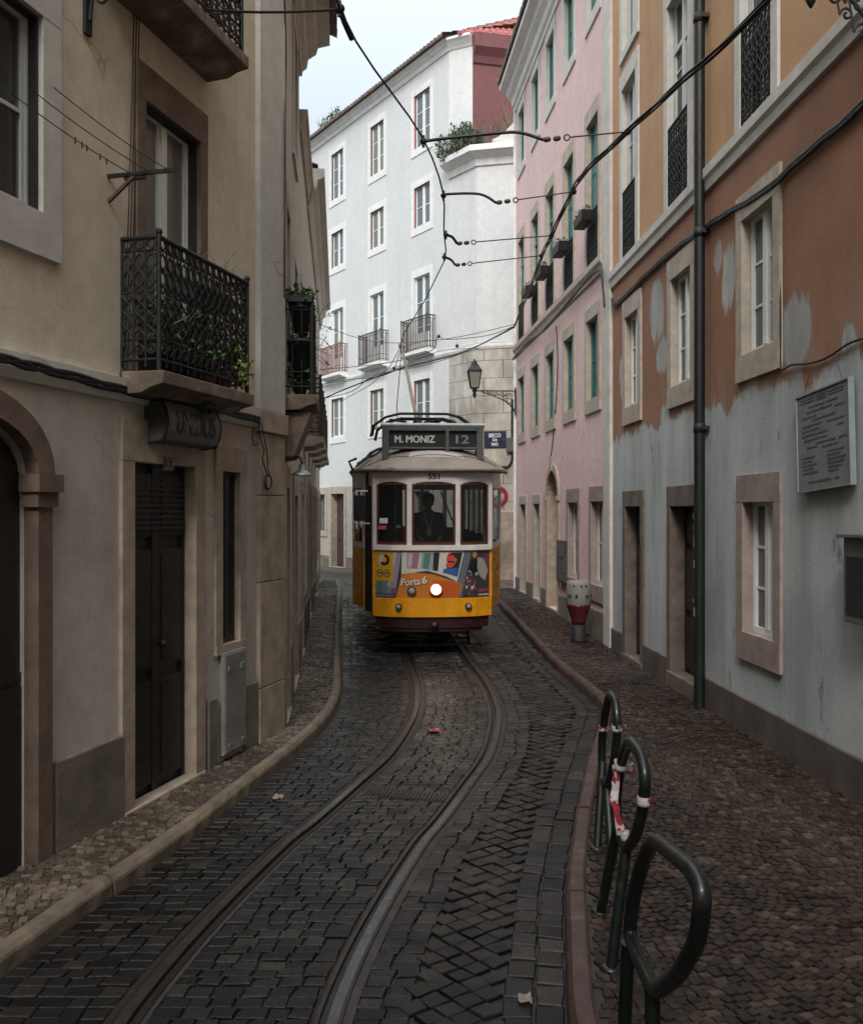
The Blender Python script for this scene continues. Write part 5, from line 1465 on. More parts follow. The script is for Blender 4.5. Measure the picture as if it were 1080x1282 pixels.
# alley name plate
M['plate_blue'] = mat('blue_black_enamel', (.022,.028,.045), .3, var=.15, coat=.4); M['plate_white'] = mat('white_enamel_letters', (.6,.62,.64), .35, var=.1)
WK = Wall(A1, A2)
s0, z1 = WK.sz(605.5, 540); s1, z0 = WK.sz(633.5, 560.5)
t = thing('street_name_plate', 'dark enamel street name plate on the old stone corner beside the tram roof', 'sign', WK.W((s0+s1)/2,0,(z0+z1)/2), WK.rot)
w, h = s1-s0, z1-z0; mb = MB(); mb.box(-w/2,w/2,-.025,-.001,-h/2,h/2); mb.build('plate', M['plate_blue'], t, bevel=.006)
mb = MB()
for txt, ww, hh, v0 in (('BECO', .52*w, .22*h, .24*h), ('DA', .2*w, .17*h, -.02*h), ('MÓ', .27*w, .24*h, -.27*h)):
    add_text(mb, txt, ww, hh, lambda u,v,o,v0=v0: (u,-.027-o,v0+v), 0, .06)
mb.build('lettering', M['plate_white'], t)
# round no entry sign on the stone corner
M['sign_red'] = mat('red_sign_sheet', (.26,.015,.025), .4, var=.08); M['sign_white'] = mat('white_sign_sheet', (.40,.40,.40), .4, var=.08)
Yk = 25.2; p = pix(622, 622, Yk)
t = thing('road_sign', 'round red and white road sign on a grey post half hidden behind the tram', 'road sign', (p.x,p.y,0))
mb = MB(); mb.lathe([(.30,0),(.30,.012)], 28, (0,0,p.z), (0,-1,0)); mb.build('disc', M['sign_white'], t)
mb = MB(); 
for k in range(28):
    a0, a1 = 2*PI*k/28, 2*PI*(k+1)/28
    mb.add([(R*math.cos(a), -.0145, p.z+R*math.sin(a)) for R, a in ((.295,a0),(.295,a1),(.19,a1),(.19,a0))], [(0,1,2,3)])
mb.obox((-.17,-.0145,p.z-.17),(.17,-.0145,p.z+.17),.05,.002,(0,-1,0)); mb.build('marking', M['sign_red'], t, fix=False)
mb = MB(); mb.tube([(0,.035,.2),(0,.035,p.z+.32)], .03, 10); mb.build('post', M['steel'], t)

# hanging notice board on the orange house
M['board'] = mat('weathered_grey_board', (.17,.175,.17), .6, var=.15, bmp=.1); M['board_ink'] = mat('dark_grey_board_print', (.055,.055,.06), .6, var=.3)
M['board_edge'] = mat('bleached_board_edge', (.22,.25,.25), .6, var=.15)
sa, za = WO.sz(1002, 497); sb, zb = WO.sz(1070, 478); sc_, zc = WO.sz(1075, 607); sd, zd = WO.sz(1011, 614)
cs, cz = (sa+sb+sc_+sd)/4, (za+zb+zc+zd)/4
w = (abs(sb-sa)+abs(sc_-sd))/2; h = ((za-zd)+(zb-zc))/2
t = thing('notice_board', 'grey menu like board hanging slightly tilted on strings on the grey render', 'notice board', WO.W(cs,-.02,cz), WO.rot)
t.rotation_euler = (0, math.radians(-3.0), WO.rot)
mb = MB(); mb.box(-w/2,w/2,-.035,0,-h/2,h/2); mb.build('board', M['board'], t, bevel=.004)
mb = MB(); mb.box(-w/2-.012,-w/2,-.045,.0,-h/2-.012,h/2+.012); mb.box(w/2,w/2+.012,-.045,.0,-h/2-.012,h/2+.012); mb.box(-w/2,w/2,-.045,0,h/2,h/2+.012); mb.box(-w/2,w/2,-.045,0,-h/2-.012,-h/2); mb.build('frame', M['board_edge'], t)
mb = MB(); rr = random.Random(4)
def ln(x0, x1, z, hh=.012): mb.box(x0*w, x1*w, -.0375, -.034, z*h-hh/2, z*h+hh/2)
for z in (.42,.45): ln(-.42,-.12,z,.007); ln(.12,.42,z,.007)
ln(-.09,.09,.435,.05)
for z, x0, x1 in ((.36,-.25,.3),(.31,-.3,.2),(.29,.25,.42),(.26,-.4,-.1),(.22,-.2,.25),(.17,-.4,.0),(.16,.1,.42),(.12,-.4,-.05),(.10,.28,.4),(.07,-.4,.1),(.02,-.36,.1),(-.03,-.12,.25),(-.03,.3,.45),(-.06,-.3,-.1),(-.08,0,.3),
    (-.16,-.4,-.15),(-.20,-.4,-.2),(-.24,-.4,-.12),(-.28,-.4,-.18),(-.32,-.4,-.1),(-.14,.1,.4),(-.18,.08,.34),(-.22,.1,.42),(-.26,.08,.4),(-.30,.1,.36),(-.34,.1,.3),(-.42,-.3,.15),(-.42,.22,.3)):
    x = x0
    while x < x1:
        ww = rr.uniform(.02,.06); ln(x, min(x1, x+ww), z, rr.uniform(.010,.018)); x += ww+.012
mb.build('lettering', M['board_ink'], t)
mb = MB(); mb.tube([(-w*.4,-.02,h/2),(-w*.3,.0,h/2+.2)], .003, 4); mb.tube([(w*.36,-.02,h/2),(w*.2,.0,h/2+.24)], .003, 4); mb.build('string', M['cable_brown'], t)

# grey post box at the frame edge
s0, z1 = WO.sz(1061, 667); s0 += .26; s1 = s0+.42
t = thing('wall_cabinet', 'grey metal wall cabinet with a black panel painted as its opening and a lipped top on the grey render', 'cabinet', WO.W(s0,0,1.42), WO.rot)
mb = MB(); h = z1-1.42; mb.box(0,.42,-.16,0,0,h-.03); mb.box(-.035,.46,-.2,0,h-.028,h); mb.build('body', mat('dull_grey_cabinet', (.10,.105,.105), .55, var=.2), t, bevel=.006)
mb = MB(); mb.box(.05,.37,-.166,-.155,.06,h-.16); mb.build('opening', M['dark'], t)  # solid black panel; the darkness of the hollow is only its colour
# electric meter box and trims on the pink house
s0, z1 = WP.sz(702, 676); s1, z0 = WP.sz(712, 730)
t = thing('meter_box', 'dark weathered meter box low on the pink wall behind the bollard', 'meter box', WP.W(s0,0,z0), WP.rot)
w, h = s1-s0, z1-z0; mb = MB(); mb.box(0,w,-.09,0,0,h); mb.build('body', mat('graffitied_meter_box', (.05,.052,.05), .6, var=.6, scale=18, alt=(.16,.16,.15)), t, bevel=.006)
mb = MB(); mb.box(.02,w-.02,-.097,-.088,.03,h*.55); mb.box(.02,w-.02,-.097,-.088,h*.6,h-.03); mb.build('door', M['t_grey'], t)
# bollard / fire post
p = Vector((0,0,0)); Yb = 15.35; p = pix(724, 795, Yb); zb = zg(Yb)+.09
t = thing('fire_post', 'white topped red fire hydrant post on a black foot by the pink house', 'hydrant', (p.x, Yb, zb))
M['hyd_white'] = mat('chipped_white_paint', (.21,.19,.17), .6, var=.2, scale=9, alt=(.22,.19,.165)); M['hyd_red'] = mat('dark_red_hydrant_paint', (.075,.008,.014), .4, var=.3)
mb = MB(); mb.lathe([(.125,0),(.13,.03),(.115,.06),(.11,.30)], 18); mb.build('foot', M['t_black'], t)
mb = MB(); mb.lathe([(.112,.28),(.115,.34),(.17,.52),(.195,.575),(.195,.60)], 20); mb.build('body', M['hyd_red'], t)
mb = MB(); mb.lathe([(.187,.595),(.195,.61),(.195,.93),(.18,.965),(.12,.985),(.001,.99)], 20); hd = mb.build('head', M['hyd_white'], t)
mb = MB()
for a in (-1.9,-1.0,-2.5,-.4): mb = MB(); mb.box(.196*math.cos(a)-.018,.196*math.cos(a)+.018,.196*math.sin(a)-.018,.196*math.sin(a)+.018,.72,.765); mb.build('bolt', M['t_black'], hd)
for a in (-1.5,-1.1,-2.1): mb = MB(); mb.sphere((.194*math.cos(a),.194*math.sin(a),.90), .018, 8, 5); mb.build('bolt', M['t_black'], hd)

# ================================================================== DRAINPIPE and stickers
sp = WO.sY(10.3)
t = thing('drainpipe', 'dark green black cast drainpipe running the full height of the orange wall', 'drainpipe', WO.W(sp,-.085,.1), WO.rot)
mb = MB(); mb.tube([(0,0,0),(0,0,14.4)], .058, 14); mb.build('pipe', mat('green_black_pipe_paint', (.006,.0085,.0075), .5, var=.3, scale=7, bmp=.1), t)
mb = MB()
for z in (3.0,5.1,7.4,9.6): mb.lathe([(.057,-.05),(.065,-.05),(.065,.05),(.057,.05)], 14, (0,0,z)); mb.box(-.09,.09,.0,.08,z-.02,z+.02)
mb.build('collar', M['iron'], t)
mb = MB(); rr = random.Random(2)
for z in (.98,1.12,1.5,1.72,1.78,1.9,2.02):
    a = rr.uniform(-2.4,-1.5); x, y = .0595*math.cos(a), .0595*math.sin(a); mb.obox((x,y,z),(x*1.002,y*1.002,z+rr.uniform(.04,.1)),.05,.003,(x,y,0))
mb.build('sticker', M['hyd_white'], t)
# thin painted downpipe at the alley corner
mb = MB(); q = WP.W(-.03,-.02,0); mb.tube([(q.x,q.y,.25),(q.x,q.y,12.2)], .045, 10)
tag(mb.build('drainpipe', M['stone_white']), 'white painted drainpipe at the alley corner of the pink house', 'drainpipe')

# ================================================================== BICYCLE RACKS
M['rack'] = mat('dark_green_rack_paint', (.004,.0085,.007), .45, var=.4, scale=14, alt=(.022,.017,.013), coat=.25, bmp=.08)
m, nt, bb = new_mat('red_white_barrier_tape'); co = coords(nt)
nt.links.new(ramp(nt, nz(nt, co, 13, 2), [(.50,(.44,.41,.40,1)),(.53,(.30,.025,.045,1))]).outputs[0], bb.inputs['Base Color']); bb.inputs['Roughness'].default_value = .45; M['tape'] = m
def on_plane(px, py, x0):
    a = (px-CXP)/FPX; Yp = x0/a; return Vector((x0, Yp, CAMZ+(CYP-py)/FPX*Yp))
def smooth_loop(P, r0=.07):
    out = []; n = len(P)
    for i in range(n):
        p0, p1, p2 = P[i-1], P[i], P[(i+1)%n]; r = min(r0, (p0-p1).length*.48, (p2-p1).length*.48)
        A_ = p1+(p0-p1).normalized()*r; C_ = p1+(p2-p1).normalized()*r
        for k in range(5):
            f = k/4; out.append(A_.lerp(p1, f).lerp(p1.lerp(C_, f), f))
    return out
def rack(label, x0, loop, legs, R=.026):
    """bent tube loop standing parallel to the kerb on two short legs"""
    feet = [Vector((fx, fy, .094)) for _, (fx, fy) in legs]; o = (feet[0]+feet[1])/2
    t = thing('bicycle_rack', label, 'bicycle rack', o, 0, 'bicycle racks along the red kerb')
    P = [on_plane(px, py, x0)-o for px, py in loop]
    mb = MB(); mb.tube(smooth_loop(P), R, 12, closed=True); lo = mb.build('loop', M['rack'], t)
    for (tp, _), f in zip(legs, feet):
        mb = MB(); a = on_plane(tp[0], tp[1], x0)-o; c = f-o
        mb.tube([c-Vector((0,0,.02)), c.lerp(a,.5), a], R, 12); mb.lathe([(.05,0),(.05,.008),(.03,.014)], 14, c); mb.build('leg', M['rack'], t)
    return t, o, P
def ribbon(mb, pts, w, ax=(1,0,0)):
    ax = Vector(ax)*w/2; vs = []
    for k, p in enumerate(pts):
        a = ax.copy(); a.rotate(Matrix.Rotation(.5*math.sin(k*1.3), 3, 'Z')); vs += [p-a, p+a]
    mb.add(vs, [(2*k,2*k+1,2*k+3,2*k+2) for k in range(len(pts)-1)])
t3, o3, P3 = rack('nearest bare green bicycle rack with the widest bent loop', .72, [(818,1050),(868,1090),(880,1118),(873,1178),(848,1222),(820,1243),(796,1194),(787,1168),(793,1120),(805,1075)],
    [((786,1180), (.72,3.62)), ((816,1238), (.725,3.12))])
t2, o2, P2 = rack('middle green bicycle rack with barrier tape dangling inside its loop', .91, [(789,926),(802,944),(808,972),(805,1010),(796,1046),(784,1064),(774,1040),(770,1004),(775,965),(782,938)],
    [((773,1035), (.888,5.05)), ((784,1060), (.825,4.42))])
t1, o1, P1 = rack('farthest green bicycle rack near the kerb bend with one tape wrap', 1.1, [(763,868),(770,876),(773,905),(769,950),(763,978),(757,986),(753,962),(753,930),(757,893)],
    [((754,955), (1.035,6.0)), ((759,980), (1.075,5.7))])
def tape(label, fn):
    mb = MB(); fn(mb); o = mb.build('barrier_tape', M['tape'], None, fix=False)
    so = o.modifiers.new('t','SOLIDIFY'); so.thickness = .002
    return tag(o, label, 'tape')
def wrap(mb, c, R=.031, w=.035, ax=(0,0,1)):
    mb.tube([Vector(c)+Vector(ax)*d for d in (-w/2, -w/6, w/6, w/2)], [R, R*1.08, R*1.02, R*1.05], 10)
def f2(mb):
    a = on_plane(777, 958, .91); c = on_plane(782, 1046, .91); rr = random.Random(9)
    for k in range(3):
        off = Vector((.006*k-.02, .012*k, 0))
        ribbon(mb, [a.lerp(c, f)+off+Vector((rr.gauss(0,.006)-.02*math.sin(PI*f), rr.gauss(0,.005), 0)) for f in [i/8 for i in range(9)]], .035-.006*k, (1,.3,0))
    wrap(mb, a, .033, .05); wrap(mb, c, .02, .05)
    ribbon(mb, [a, a+Vector((.03,0,-.01)), a+Vector((.07,.01,-.03))], .02, (0,0,1)); ribbon(mb, [a, a+Vector((.04,0,.0)), a+Vector((.06,.0,.01))], .012, (0,0,1))
    wrap(mb, on_plane(806, 1003, .91), .03, .04)
tape('long red and white barrier tape knotted to the middle bicycle rack', f2)
def f1(mb):
    p = on_plane(764, 912, 1.1); wrap(mb, on_plane(772,912,1.1)); wrap(mb, on_plane(755,912,1.1)); ribbon(mb, [on_plane(754,912,1.1), p, on_plane(783,909,1.1)], .02, (0,0,1))
tape('short red tape band round the top of the farthest bicycle rack', f1)

# ================================================================== OVERHEAD WIRES
WZ = 5.4
def wire(name, label, cat, pts, r=.011, m='cable', n=6, group=None):
    mb = MB(); mb.tube(pts, r, n); o = mb.build(name, M[m]); return tag(o, label, cat, group)
cw = [(tc(y)+dx, y, WZ) for y, dx in ((-6,.1),(0,.1),(4,.12))]
pts = []
knots = [(-6,-.75),(2,-.75),(6.09,-.583),(8.2,-.075),(9.6,.115),(10.9,.14),(12.15,.17),(14.5,-.1),(17.2,-.5),(18.6,-.6),(21,-.9),(24,-1.5),(28,-2.7)]
for (y0,x0),(y1,x1) in zip(knots, knots[1:]):
    n = max(2, int((y1-y0)/.4))
    for k in range(n): f = k/n; pts.append((crom(knots, y0+(y1-y0)*f) if 6 < y0 < 12 else x0+(x1-x0)*f, y0+(y1-y0)*f, WZ))
wire('contact_wire', 'tram contact wire bending overhead along the track', 'overhead wire', pts, .0085)
def clamp(mb, p, r=.03): mb.sphere(p, r, 8, 6); mb.tube([Vector(p)+Vector((0,0,-.05)), Vector(p)+Vector((0,0,.05))], .014, 6)
# the thick feeder bundle on the right, from the pink corner up over the camera side
fk = [pix(643,410,23.4), pix(662,365,16.5), pix(678,320,12.6), pix(690,295,11.3), pix(716,240,9.75), pix(735,212,9.0), pix(785,165,8.15), pix(850,105,7.2), pix(960,0,6.1), Vector((2.9,3.5,5.9)), Vector((3.3,-2,6.1))]
def dense(P, n=6):
    out = []
    for i in range(len(P)-1):
        p0 = P[max(0,i-1)]; p1 = P[i]; p2 = P[i+1]; p3 = P[min(len(P)-1,i+2)]
        for k in range(n):
            t = k/n
            out.append(.5*((2*p1)+(p2-p0)*t+(2*p0-5*p1+4*p2-p3)*t*t+(3*p1-p0-3*p2+p3)*t**3))
    return out+[P[-1]]
fd = dense(fk); mb = MB()
for ph, R in ((0,.011),(2.1,.011),(4.2,.008)):
    mb.tube([p+Vector((.016*math.cos(ph+i*.35),0,.016*math.sin(ph+i*.35))) for i, p in enumerate(fd)], R, 6)
tag(mb.build('feeder_cable', M['cable']), 'thick twisted cable bundle rising along the pink and orange fronts', 'cable')
def span(label, wpt, bend, ins, end, r=.014):
    """curved pull-off arm, porcelain egg insulators, then a thin wire to the bundle"""
    t = thing('span_wire', label, 'overhead wire', wpt); o = Vector(wpt)
    mb = MB(); P = [Vector(wpt)]+[Vector(b_) for b_ in bend]+[Vector(ins)]
    mb.tube([p-o for p in dense(P, 5)], r, 6); clamp(mb, (0,0,0), .03); mb.build('pull_off_arm', M['cable'], t)
    d = (Vector(end)-Vector(ins)).normalized(); i0 = Vector(ins)-o; mb = MB()
    for k in range(2): mb.lathe([(.010,-.032),(.021,-.02),(.024,0),(.021,.02),(.010,.032)], 10, i0+d*(.03+.085*k), d)
    mb.ring(i0+d*.2, .025, .007, (0,1,0)); mb.build('insulator', M['cable_brown'], t)
    mb = MB(); mb.tube([i0+d*.22, (Vector(end)-o)], .007, 5); mb.sphere(Vector(end)-o, .03, 8, 6); mb.build('thin_wire', M['cable'], t)
span('topmost pull off arm bowing from the contact wire toward the orange house', pix(530,177,8.2), [pix(560,173,8.2), pix(620,167,8.18), pix(650,166,8.17)], pix(680,175,8.15), pix(785,165,8.15))
span('second pull off arm with an angled kink below the topmost one', pix(555,245,9.7), [pix(560,243,9.7), pix(600,243,9.72)], pix(621,254,9.73), pix(718,240,9.75))
span('short hooked pull off, third below the topmost arm', pix(558,294,10.9), [pix(566,297,10.95)], pix(572,305,11), pix(690,295,11.3), .016)
span('lowest short hooked pull off before the wire reaches the tram pole', pix(556,322,12.1), [pix(564,325,12.2)], pix(570,332,12.2), pix(677,320,12.6), .016)
# left span wire to the near joint
t = thing('span_wire', 'span wire from the cream house balcony to the joint in the contact wire', 'overhead wire', pix(425,11,6.09)); o = Vector(t.location)
e = WC.W(WC.sY(7.3), -.02, 6.05)
mb = MB(); mb.tube([p-o for p in catenary(pix(423,12,6.09), e, .03)], .009, 6); mb.build('thin_wire', M['cable'], t)
mb = MB(); clamp(mb, (0,0,0), .035); mb.tube([(0,0,0), pix(432,30,6.25)-o, pix(440,48,6.4)-o], .02, 8); mb.build('joint', M['cable'], t)
# cables across in front of the white house, from the pink corner to the row
end0 = pix(643,408,23.5)
for (lab, pts, r, m_) in (
  ('upper thin cable crossing the white house front near its balconies', [pix(648,405,23.5), pix(560,424,23.8), pix(470,428,24.5), pix(397,405,26.0)], .008, 'cable'),
  ('slack thin cable looping just under the upper one across the white house', [pix(644,408,23.5), pix(610,420,23.6), pix(560,425,23.8), pix(548,421,23.9), pix(538,440,24.0), pix(480,455,24.6), pix(396,463,26.0)], .009, 'cable'),
  ('thick black cable sagging across the white house beneath its balconies', [pix(643,409,23.5), pix(600,432,23.7), pix(560,447,24), pix(500,462,24.4), pix(440,484,25.3), pix(396,503,26.0)], .017, 'cable'),
  ('double looped cable under the balconies of the white house', [pix(644,410,23.5), pix(590,437,23.7), pix(540,455,24), pix(470,470,24.7), pix(440,490,25.2), pix(398,500,26.0)], .010, 'cable_brown'),
  ('low thin cable reaching the lowest balcony at the end of the row', [pix(600,436,23.7), pix(545,441,24), pix(480,470,24.6), pix(437,475,25.2), pix(397,482,26.0)], .007, 'cable')):
    wire('overhead_cable', lab, 'cable', dense([Vector(p) for p in pts], 6), r, m_)
mb = MB()
for px, py in ((503,433),(493,461),(549,421),(572,433)): clamp(mb, pix(px,py,24.2)-pix(503,433,24.2), .045)
mb.tube([(0,0,0), pix(494,461,24.4)-pix(503,433,24.2)], .01, 5)
tag(mb.build('cable_clamp', M['cable'], None, pix(503,433,24.2)), 'dark cable clamps on the wires in front of the white balconies', 'clamp')

# ================================================================== CABLES ON THE FACADES
def wallcable(W, pp, r, label, m='cable', out=-.03, n=6, strands=1):
    P = []
    for px, py in pp:
        s, z = W.sz(px, py); P.append(W.W(s, out, z))
    mb = MB(); D = dense(P, n)
    for k in range(strands):
        mb.tube([p+Vector((0,0,.02*math.sin(i*.5+k*2.1))) + W.W(.034*k*(1 if strands == 3 and r < .005 else .5),0,0)-W.W(0,0,0) for i, p in enumerate(D)], r, 6)
    return tag(mb.build('wall_cable', M[m]), label, 'cable')
wallcable(WO, [(1300,-85),(1180,35),(1075,140),(1010,195),(960,240),(905,272),(880,290),(850,310),(810,345),(790,366),(772,382),(768,376)], .02, 'thick cable bundle slung across the orange wall under the pale ledge', strands=3)
wallcable(WO, [(977,212),(978,300),(979,400),(979,452),(983,461),(1000,458),(1040,444),(1078,428),(1160,395)], .010, 'thin cable framing the right window of the orange wall', out=-.02)
wallcable(WP, [(764,385),(762,360),(758,340),(740,352),(715,382),(690,410),(665,430),(647,450)], .016, 'cable draped along the ledge of the pink house', out=-.1, strands=2)
wallcable(WP, [(697,408),(699,450),(697,500),(692,560),(687,592)], .010, 'thin cable dropping from the ledge to the arched door of the pink house', out=-.02)
wallcable(WC, [(165,0),(163,100),(160,200),(157,300),(152,400),(148,478)], .0042, 'three strand cable running down the cream house beside the balcony', out=-.02, strands=3)
wallcable(WC, [(-120,415),(-50,437),(2,452),(60,466),(140,487),(200,500),(262,512),(318,526),(345,533)], .018, 'dark cable bundle under the pale band of the cream house', out=-.05, strands=3)
wallcable(WA, [(352,0),(354,60),(353,150),(353,240),(352,300),(352,370)], .008, 'brown cable climbing beside the cream corner pilaster', 'cable_brown', out=-.03, strands=2)
WK0 = WK
def pt_on(W, px, py, out=-.085):
    s, z = W.sz(px, py); return W.W(s, out, z)
P = [pt_on(WC, 313, 530), pt_on(WC, 316, 550), pt_on(WC, 320, 565), pt_on(WC, 318, 575), pt_on(WC, 322, 588), pt_on(WC, 325, 596)]
mb = MB(); mb.tube(dense(P), .007, 5); mb.tube([p+Vector((.02,.02,0)) for p in dense([P[0],P[2],P[4],P[5]])], .006, 5)
c = pt_on(WC, 326, 604)
for k in range(4): mb.tube([c+Vector(((.062+.004*k)*math.cos(a)*.3-.004*k,(.062+.004*k)*math.cos(a)*.95,(.062+.003*k)*math.sin(a))) for a in [2*PI*i/18 for i in range(18)]], .006, 5, closed=True)
tag(mb.build('cable_coil', M['cable_brown']), 'coiled spare cable hanging on the cream corner above the pavement', 'cable coil')
P = [pt_on(WC, 306, 535), pt_on(WC, 305, 548), pt_on(WC, 308, 558), pt_on(WC, 312, 556)]
tag((lambda m_: (m_.tube(dense(P), .007, 5), m_.build('cable_hook', M['cable_brown']))[1])(MB()), 'short hooked cable end beside the coil on the cream corner', 'cable')
# pipe and cable on the old stone corner of the white house
P = [WK.W(*(lambda s,z: (s,-.03,z))(*WK.sz(px,py))) for px,py in ((641,500),(641,560),(641,575),(636,584),(628,585),(605,586))]
wire('wall_cable', 'dark pipe turning along the old stone corner below the alley sign', 'cable', dense(P), .035)
p = WK.W(*(lambda s,z: (s,-.04,z))(*WK.sz(641,557))); mb = MB(); mb.box(-.16,.16,-.08,0,-.2,.2)
tag(mb.build('junction_box', M['t_grey'], None, p, (0,0,WK.rot), bevel=.01), 'small grey junction box beside the alley name plate', 'junction box')

# ================================================================== CLOTHES LINE on the cream house
s, z = WC.sz(136, 221); p = WC.W(s, 0, z)
t = thing('clothesline_bracket', 'dark iron clothesline bracket left of the balcony door', 'bracket', p, WC.rot)
mb = MB(); mb.obox((0,.0,0),(0,-.5,.0),.03,.022); mb.obox((0.012,-.12,-.018),(0.012,-.27,-.018),.035,.03); mb.build('arm', M['rack'], t)
mb = MB(); mb.obox((.0,0,-.17),(.0,-.2,-.01),.022,.022); mb.build('brace', M['brownpaint'], t)
for k, (a_, c_, lab) in enumerate((((55,130),(165,197),'upper clothesline with old pegs between window and balcony'),((48,146),(152,207),'middle bare clothesline between window and balcony'),((50,153),(148,212),'lowest bare clothesline between window and balcony'))):
    o_ = (.16,.3,.44)[k]; a = WC.W(WC.sY(5.45), -o_+.08, z+.10); c = WC.W(s, -o_, z+.012)
    mb = MB(); mb.tube(catenary(a, c, .02), .004, 4)
    if k == 0:
        for f in (.5,.56,.6,.72,.78): q = a.lerp(c, f); mb.box(q.x-.004,q.x+.004,q.y-.006,q.y+.006,q.z-.045,q.z-.008)
    tag(mb.build('clothesline', M['cable_brown']), lab, 'clothesline')

# ================================================================== PLANTS
def pot_plant(name, label, loc, r, h, leafm, n, size, spread, seed, potm='terracotta', group=None, bl=0):
    rr = random.Random(seed); t = thing(name, label, 'plant', loc, 0, group)
    mb = MB(); mb.lathe([(r*.7,0),(r,h*.9),(r*1.08,h*.9),(r*1.08,h),(r*.9,h),(r*.85,h*.85)], 14); mb.build('pot', M[potm], t)
    mb = MB(); 
    for k in range(4): leaves(mb, (rr.gauss(0,spread*.4), rr.gauss(0,spread*.25), h+spread*(.3+.35*k)), (spread*.6,spread*.5,spread*.5), n//4, size, rr)
    if bl: blades(mb, (0,0,h), (r*.8,r*.8), bl, .3, rr)
    for k in range(6): mb.tube([(0,0,h*.9),(rr.gauss(0,spread*.2),rr.gauss(0,spread*.15),h+spread*.6),(rr.gauss(0,spread*.5),rr.gauss(0,spread*.4),h+spread*1.3)], .005, 4)
    mb.build('foliage', M[leafm], t, fix=False)
    return t
def on_c(Yv, out, z): return WC.W(WC.sY(Yv), -out, z)
pot_plant('potted_plant', 'bushy pale flowered potted plant in the middle of the iron balcony', on_c(7.25,.16,3.175), .10, .16, 'green', 260, .045, .22, 1, 'pot_dark')
pot_plant('potted_plant', 'bright yellow green leafy plant at the far end of the iron balcony', on_c(7.82,.15,3.175), .09, .12, 'green_pale', 200, .065, .17, 2)
pot_plant('potted_plant', 'second bushy plant with small leaves left of the middle one on the iron balcony', on_c(7.02,.16,3.175), .10, .2, 'green_dull', 240, .042, .22, 21, 'pot_dark')
pot_plant('potted_plant', 'leafy plant in a terracotta pot between the middle and far plants on the iron balcony', on_c(7.52,.17,3.175), .10, .18, 'green', 240, .045, .2, 22)
pot_plant('potted_plant', 'dark trailing potted plant at the near end of the iron balcony', on_c(6.78,.15,3.175), .09, .15, 'green_dull', 90, .06, .2, 3, 'pot_dark')
# planter with dry stalks on the balcony rail
t = thing('rail_planter', 'planter of thin grassy stalks along the top of the iron balcony rail', 'planter', on_c(7.55,.14,3.80), WC.rot)
mb = MB(); mb.box(-.3,.3,-.08,.08,0,.15); mb.build('box', M['pot_dark'], t, bevel=.01)
rr = random.Random(6); mb = MB(); blades(mb, (.0,0,.14), (.29,.07), 110, .26, rr); blades(mb, (.22,0,.14), (.06,.05), 10, .42, rr); mb.build('foliage', M['straw'], t, fix=False)
# hanging spray under the balcony slab
mb = MB(); rr = random.Random(12); leaves(mb, (0,0,0), (.1,.06,.1), 70, .05, rr, up=-.5)
tag(mb.build('hanging_plant', M['green_dull'], None, on_c(7.45,.2,3.02), fix=False), 'small dusty weed hanging under the balcony slab by the shop sign', 'plant')
# row balcony: plants on top rail, dark tubs inside
def on_a(Yv, out, z): return WA.W(WA.sY(Yv), -out, z)
t = thing('rail_planter', 'trough of small leafy plants on the narrow row balcony rail', 'planter', on_a(9.5,.16,4.27), WA.rot)
mb = MB(); mb.box(-.1,.85,-.12,.12,0,.06); mb.build('box', M['pot_dark'], t)
rr = random.Random(16); mb = MB()
for k in range(8): leaves(mb, (-.05+.12*k,0,.1), (.1,.16,.07), 60, .05, rr)
mb.build('foliage', M['green'], t, fix=False)
for k, (yy, z, lab, sx) in enumerate(((9.55,3.98,'dark green tub hung high inside the narrow row balcony',1.0),(9.55,3.58,'larger dark green tub hung below the first on the narrow row balcony',1.25))):
    t = thing('hanging_tub', lab, 'planter', on_a(yy,.17,z), WA.rot)
    mb = MB(); mb.lathe([(.07*sx,0),(.11*sx,.24*sx),(.118*sx,.24*sx),(.118*sx,.26*sx),(.1*sx,.26*sx),(.095*sx,.2*sx)], 14); mb.build('pot', M['pot_dark'], t)
    rr = random.Random(30+k); mb = MB(); leaves(mb, (0,0,.27*sx), (.12,.1,.06), 60, .06, rr); leaves(mb, (.05,-.02,.05), (.12,.1,.12), 30, .05, rr, up=-.6); mb.build('foliage', M['green_dull'], t, fix=False)
pot_plant('potted_plant', 'low green potted plant on the floor of the narrow row balcony', on_a(9.6,.16,3.37), .08, .12, 'green', 90, .09, .13, 8, 'pot_dark')
# twigs reaching out of the row toward the white house
mb = MB(); rr = random.Random(17); p0 = pix(394,405,12.5); o0 = p0.copy()
for k in range(9):
    q = p0+Vector((rr.uniform(.0,.05),rr.uniform(-.2,.3),rr.uniform(-.45,.1))); e = q+Vector((rr.uniform(.1,.28),rr.uniform(-.1,.2),rr.uniform(-.15,.25)))
    mb.tube([q-o0-Vector((.12,0,0)), q-o0, q.lerp(e,.5)+Vector((0,0,rr.gauss(0,.03)))-o0, e-o0], .004, 4); leaves(mb, tuple(e-o0), (.06,.06,.05), 4, .035, rr)
tag(mb.build('climbing_twig', M['green_dull'], None, o0, fix=False), 'thin leafy twigs sticking out from the row against the white house', 'plant')
